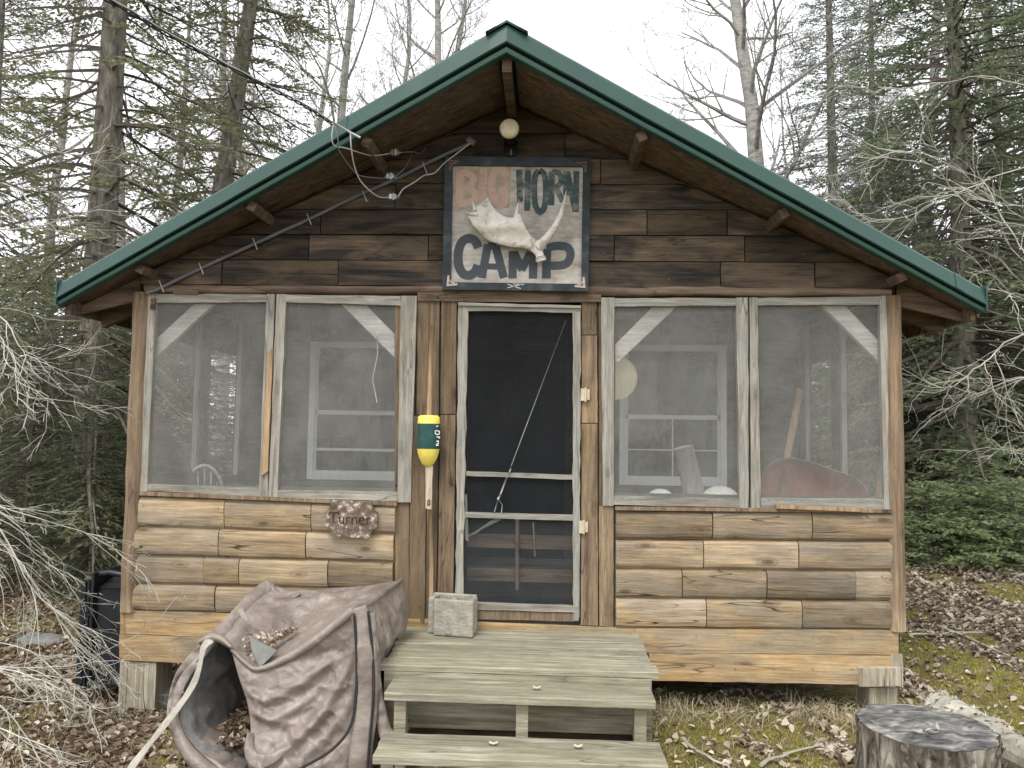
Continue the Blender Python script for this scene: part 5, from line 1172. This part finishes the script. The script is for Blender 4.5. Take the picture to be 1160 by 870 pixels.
D(S1,-30,7.5,2.,.85,'olive spruce partly cut by the left photo edge',GL); D(S2,300,13,3.5,.75,'distant olive spruce above the middle of the left roof slope',GL)
# far row of low trees closing the woods
FL=['far conifer deep in the woods left of the cabin','far conifer deep in the woods right of the cabin','far conifer hidden behind the cabin']
random.seed(12)
for i in range(34):
    x=-34+i*2.1+random.uniform(-.7,.7); Y=random.uniform(19,27)
    src=random.choice([S5,S5,S6,S3]); s={S5:1.9,S6:3.6,S3:.62}[src]*random.uniform(.8,1.15)
    k=0 if x<-3.5 else (1 if x>4 else 2)
    if k==2: continue
    dup(src,(x,Y,float(gh(x,Y))),random.uniform(0,6),s,FL[k],'far conifers deep in the woods '+('left' if k==0 else 'right'),kids(src))
for i in range(12):
    s=-1 if i%2 else 1; x=s*random.uniform(6,17); Y=random.uniform(9,17)
    dup(S5,(x,Y,float(gh(x,Y))),random.uniform(0,6),random.uniform(.9,1.4),'young understory fir among the trees '+('left' if s<0 else 'right')+' of the cabin','understory firs '+('left' if s<0 else 'right')+' of the cabin',kids(S5))
# bare trees
GB='bare grey trees behind the cabin'
B1=baretree('bare_tree','tall pale barked bare tree standing alone above the right roof slope','tree',19,51,gpos(862,11),.24,.62,'birch','birch',4,.12,nb=56,twigr=.010)
B2=baretree('bare_tree','thin bare tree above the left roof slope nearest the ridge','tree',17,52,gpos(476,12),.17,.6,'birch','birch',4,.15,lean=(.03,0),group=GB,nb=40,twigr=.009)
B3=baretree('bare_tree','forked looking bare tree beside the leaning spruce','tree',15,53,gpos(352,9.5),.15,.65,'birch','birch',4,.15,lean=(.05,0),group=GB,nb=30,twigr=.008)
for src,px,Y,r,s,l in ((B2,500,15,2,1.,'bare tree farther back, closest to the roof peak on the left'),(B3,412,13,1,1.,'bare tree in the middle of the left roof slope'),(B2,250,10,4,.9,'bare tree between the spruces above the left eave'),(B3,140,14,5,1.05,'bare tree deep in the upper left woods'),(B2,50,13,2.4,1.,'pale bare tree just left of the thick spruce trunk'),(B2,180,15,.9,.95,'pale bare tree midway between the two thick trunks'),(B3,1120,14,2.,1.1,'pale bare tree showing between the right hemlocks'),
    (B3,905,17,2.2,.8,'thin bare tree between the pale tree and the firs'),(B2,1060,9,1.,.9,'bare tree in front of the right hemlocks'),(B2,1150,8,3.2,.8,'bare tree at the right photo edge'),(B3,320,17,.5,1.1,'distant bare tree left of the ridge')):
    dup(src,gpos(px,Y),r,s,l,GB,kids(src))
# dead pale boughs reaching in from outside the frame
def bough(b,lich,p,d,L,r,g,lev=0,droop=.04,maxlev=3,dens=1.,wob=.18,ang=1.):
    r=r*(.62 if lev==0 else 1)
    m=max(4,int(L/.09)) if lev<2 else 4; Q=[np.array(p,float)]; dd=unit(np.array(d,float))
    for i in range(m): Q.append(Q[-1]+dd*L/m); dd=unit(dd+g.normal(0,wob,3)+np.array([0,0,-droop]))
    b.tube(Q,np.linspace(r,max(.0016,r*.3),len(Q)),5 if r>.008 else 3,False)
    if lich is not None and lev>=1:
        for q in Q[1:]:
            if g.random()<.22: lich.append(q)
    if lev>=maxlev: return
    k=int(L*(5.5 if lev==0 else 4.6)*dens)+1
    for j in range(k):
        x=g.uniform(.15,1)*m; i=min(int(x),m-1); q=Q[i]+(Q[i+1]-Q[i])*(x-i); ax=unit(Q[i+1]-Q[i]); e=unit(ax*1.1+unit(np.cross(ax,g.normal(0,1,3)))*g.uniform(.4,.9)*ang); bough(b,lich,q,e,L*g.uniform(.22,.5),max(.0017,r*.5),g,lev+1,droop,maxlev,dens,wob*1.15,ang)
def deadtree(name,label,base,h,tr,boughs,seed,trunkmat='bark',lich=False,ang=1.):
    T=thing(name,label,'tree',base); g=np.random.default_rng(seed); O=np.array(base); b=MB(); b.tube([O-np.array([0,0,.2]),O+np.array([.05,0,h*.5]),O+np.array([0,.1,h])],[tr,tr*.8,tr*.4],9); b.build('trunk',trunkmat,T,True)
    b=MB(); li=[] if lich else None
    for (z,tgt,L_,r,dr,w) in boughs:
        p=O+np.array([0,0,z]); t=at(*tgt); bough(b,li,p,t-p,np.linalg.norm(t-p)*L_,r,g,0,dr,3,w,.18 if ang==1 else .10,ang)
    b.build('dead_branches','deadw',T)
    if li:
        q=np.array(li); n=len(q); P=np.repeat(q,5,0)+g.normal(0,.008,(n*5,3)); Dv=g.normal(0,1,(n*5,3)); Dv[:,2]-=.5; Dv/=np.linalg.norm(Dv,axis=1)[:,None]; Ln=g.uniform(.015,.04,n*5); build_quads('lichen',sprigs(P,Dv,Ln,Ln*.12,g),g.random(n*5),'lichen',T)
    return T
x=at(1235,493,1.2)[0]
deadtree('dead_tree','dead tree just outside the right edge sending pale arching branches toward the roof',(x,1.2,float(gh(x,1.2))),7.5,.10,
 [(3.0,(960,140,1.0),1.,.014,.01,.8),(3.6,(1000,60,1.),1.1,.012,.0,.8),(2.3,(1010,250,.9),1.0,.013,.015,1.),(2.2,(1050,330,1.),1.05,.012,.02,1.),(1.9,(1030,400,.9),1.,.010,.03,1.),(3.3,(1060,200,1.5),1.,.012,.02,.9),(2.6,(940,215,1.6),.9,.012,.0,.8),(1.5,(1080,440,1.1),1.,.009,.03,.9),(4.4,(930,20,1.4),.9,.014,-.0,.5),(1.2,(1060,480,1.6),1.,.008,.02,.8)],71)
x=at(-75,493,.6)[0]
deadtree('dead_tree','dead spruce just outside the left edge with pale drooping twigs near the eave',(x,.6,float(gh(x,.6))),7.,.11,
 [(3.4,(150,230,.5),1.,.014,.02,.8),(3.0,(200,330,.3),.85,.012,.05,.9),(2.6,(120,350,.6),1.,.012,.05,1.),(2.2,(110,430,.6),1.,.011,.06,1.),(1.7,(90,520,.5),1.,.010,.05,1.),(4.2,(120,100,1.),1.,.014,.0,.7),(3.8,(190,170,.9),.9,.012,.02,.7),(2.9,(70,300,.2),1.1,.012,.07,.9)],72)
x=at(-60,493,-.25)[0]
deadtree('dead_tree','lichen crusted dead sapling at the left edge, its low boughs fanning before the cabin corner',(x,-.3,float(gh(x,-.3))),2.6,.05,
 [(1.45,(205,655,-.35),1.05,.012,.035,1.0),(1.42,(180,610,-.3),1.0,.012,.04,.9),(1.5,(130,600,-.35),1.,.010,.05,.8),(1.3,(70,650,-.3),1.,.010,.05,.8),(1.5,(70,590,-.1),1.,.009,.03,.9),(1.3,(30,620,-.3),1.2,.009,.05,.8)],73,'deadw',True,.55)
# lichen covered brush lying on the ground at lower left
T=thing('brush_pile','pale lichen covered branches lying on the leaves at the lower left','branches',at(20,830,-1.1)); g=np.random.default_rng(81); b=MB(); li=[]
for (s,t) in (((-80,735,-.7),(110,800,-.9)),((-60,760,-.9),(130,830,-1.05)),((-40,720,-.6),(120,760,-.7)),((-60,800,-1.1),(90,845,-1.2)),((-70,700,-.5),(80,790,-.8)),((-30,750,-.8),(150,790,-.8))):
    p=at(*s); q=at(*t); bough(b,li,p,q-p,np.linalg.norm(q-p),.009,g,0,.01,3,1.0,.12)
b.build('branches','deadw',T); q=np.array(li); q=q[q[:,2]>-.05]; n=len(q); P=np.repeat(q,6,0)+g.normal(0,.010,(n*6,3)); Dv=g.normal(0,1,(n*6,3)); Dv/=np.linalg.norm(Dv,axis=1)[:,None]; Ln=g.uniform(.015,.045,n*6); build_quads('lichen',sprigs(P,Dv,Ln,Ln*.12,g),g.random(n*6),'lichen',T)
# sticks on the ground
for i,(a,c,l) in enumerate((((1030,680,1.5),(1110,700,1.3),'crooked grey stick lying on the leaf bank by the right cabin corner'),((1060,690,1.6),(1160,745,.7),'long thin stick lying down the leaf bank at the right edge'),((770,800,-.5),(830,838,-1.),'thin bent stick lying in the moss right of the steps'),((0,655,1.),(70,630,1.3),'pale stick lying in the leaves at the left edge'),((860,835,-.9),(930,815,-.6),'thin dry twig lying in the moss before the right wall'))):
    A_,B_=at(*a),at(*c); P=[A_+(B_-A_)*t for t in np.linspace(0,1,7)]; P=[np.array([p[0]+random.gauss(0,.012),p[1]+random.gauss(0,.012),gh(p[0],p[1])+.025]) for p in P]
    b=MB(); b.tube(P,np.linspace(.012,.005,7),5); tag(b.build('dead_stick','deadw',None),l,'stick','dead sticks on the ground')
# ------------------------------------------------------------------ light
w=bpy.data.worlds.new('World'); SC.world=w; w.use_nodes=True; nt=w.node_tree; nt.nodes.clear()
sky=N(nt,'ShaderNodeTexSky',sky_type='NISHITA'); sky.sun_disc=False; sky.sun_elevation=math.radians(58); sky.sun_rotation=math.radians(200)
hs=N(nt,'ShaderNodeHueSaturation'); hs.inputs['Saturation'].default_value=.12; L(nt,sky.outputs[0],hs.inputs['Color'])
cl=mixc(nt,.8,hs.outputs[0],(9.6,9.8,10.2))       # bright even cloud deck over the clear sky
bgn=N(nt,'ShaderNodeBackground'); bgn.inputs[1].default_value=.115; L(nt,cl,bgn.inputs[0]); o=N(nt,'ShaderNodeOutputWorld'); L(nt,bgn.outputs[0],o.inputs[0])
sd=bpy.data.lights.new('sun','SUN'); sd.energy=1.5; sd.angle=math.radians(22); sd.color=(1.,.97,.92); so=bpy.data.objects.new('sun',sd); C.objects.link(so)
el=math.radians(58); azs=math.radians(200); dirv=Vector((math.sin(azs)*math.cos(el),math.cos(azs)*math.cos(el),math.sin(el)))
so.rotation_euler=(-dirv).to_track_quat('-Z','Y').to_euler(); so.location=dirv*30
SC.view_settings.view_transform='Standard'; SC.view_settings.look='None'; SC.view_settings.gamma=1; SC.view_settings.exposure=.80
SC.render.resolution_x=1024; SC.render.resolution_y=768
SC.cycles.max_bounces=8; SC.cycles.transparent_max_bounces=24; SC.cycles.use_denoising=True
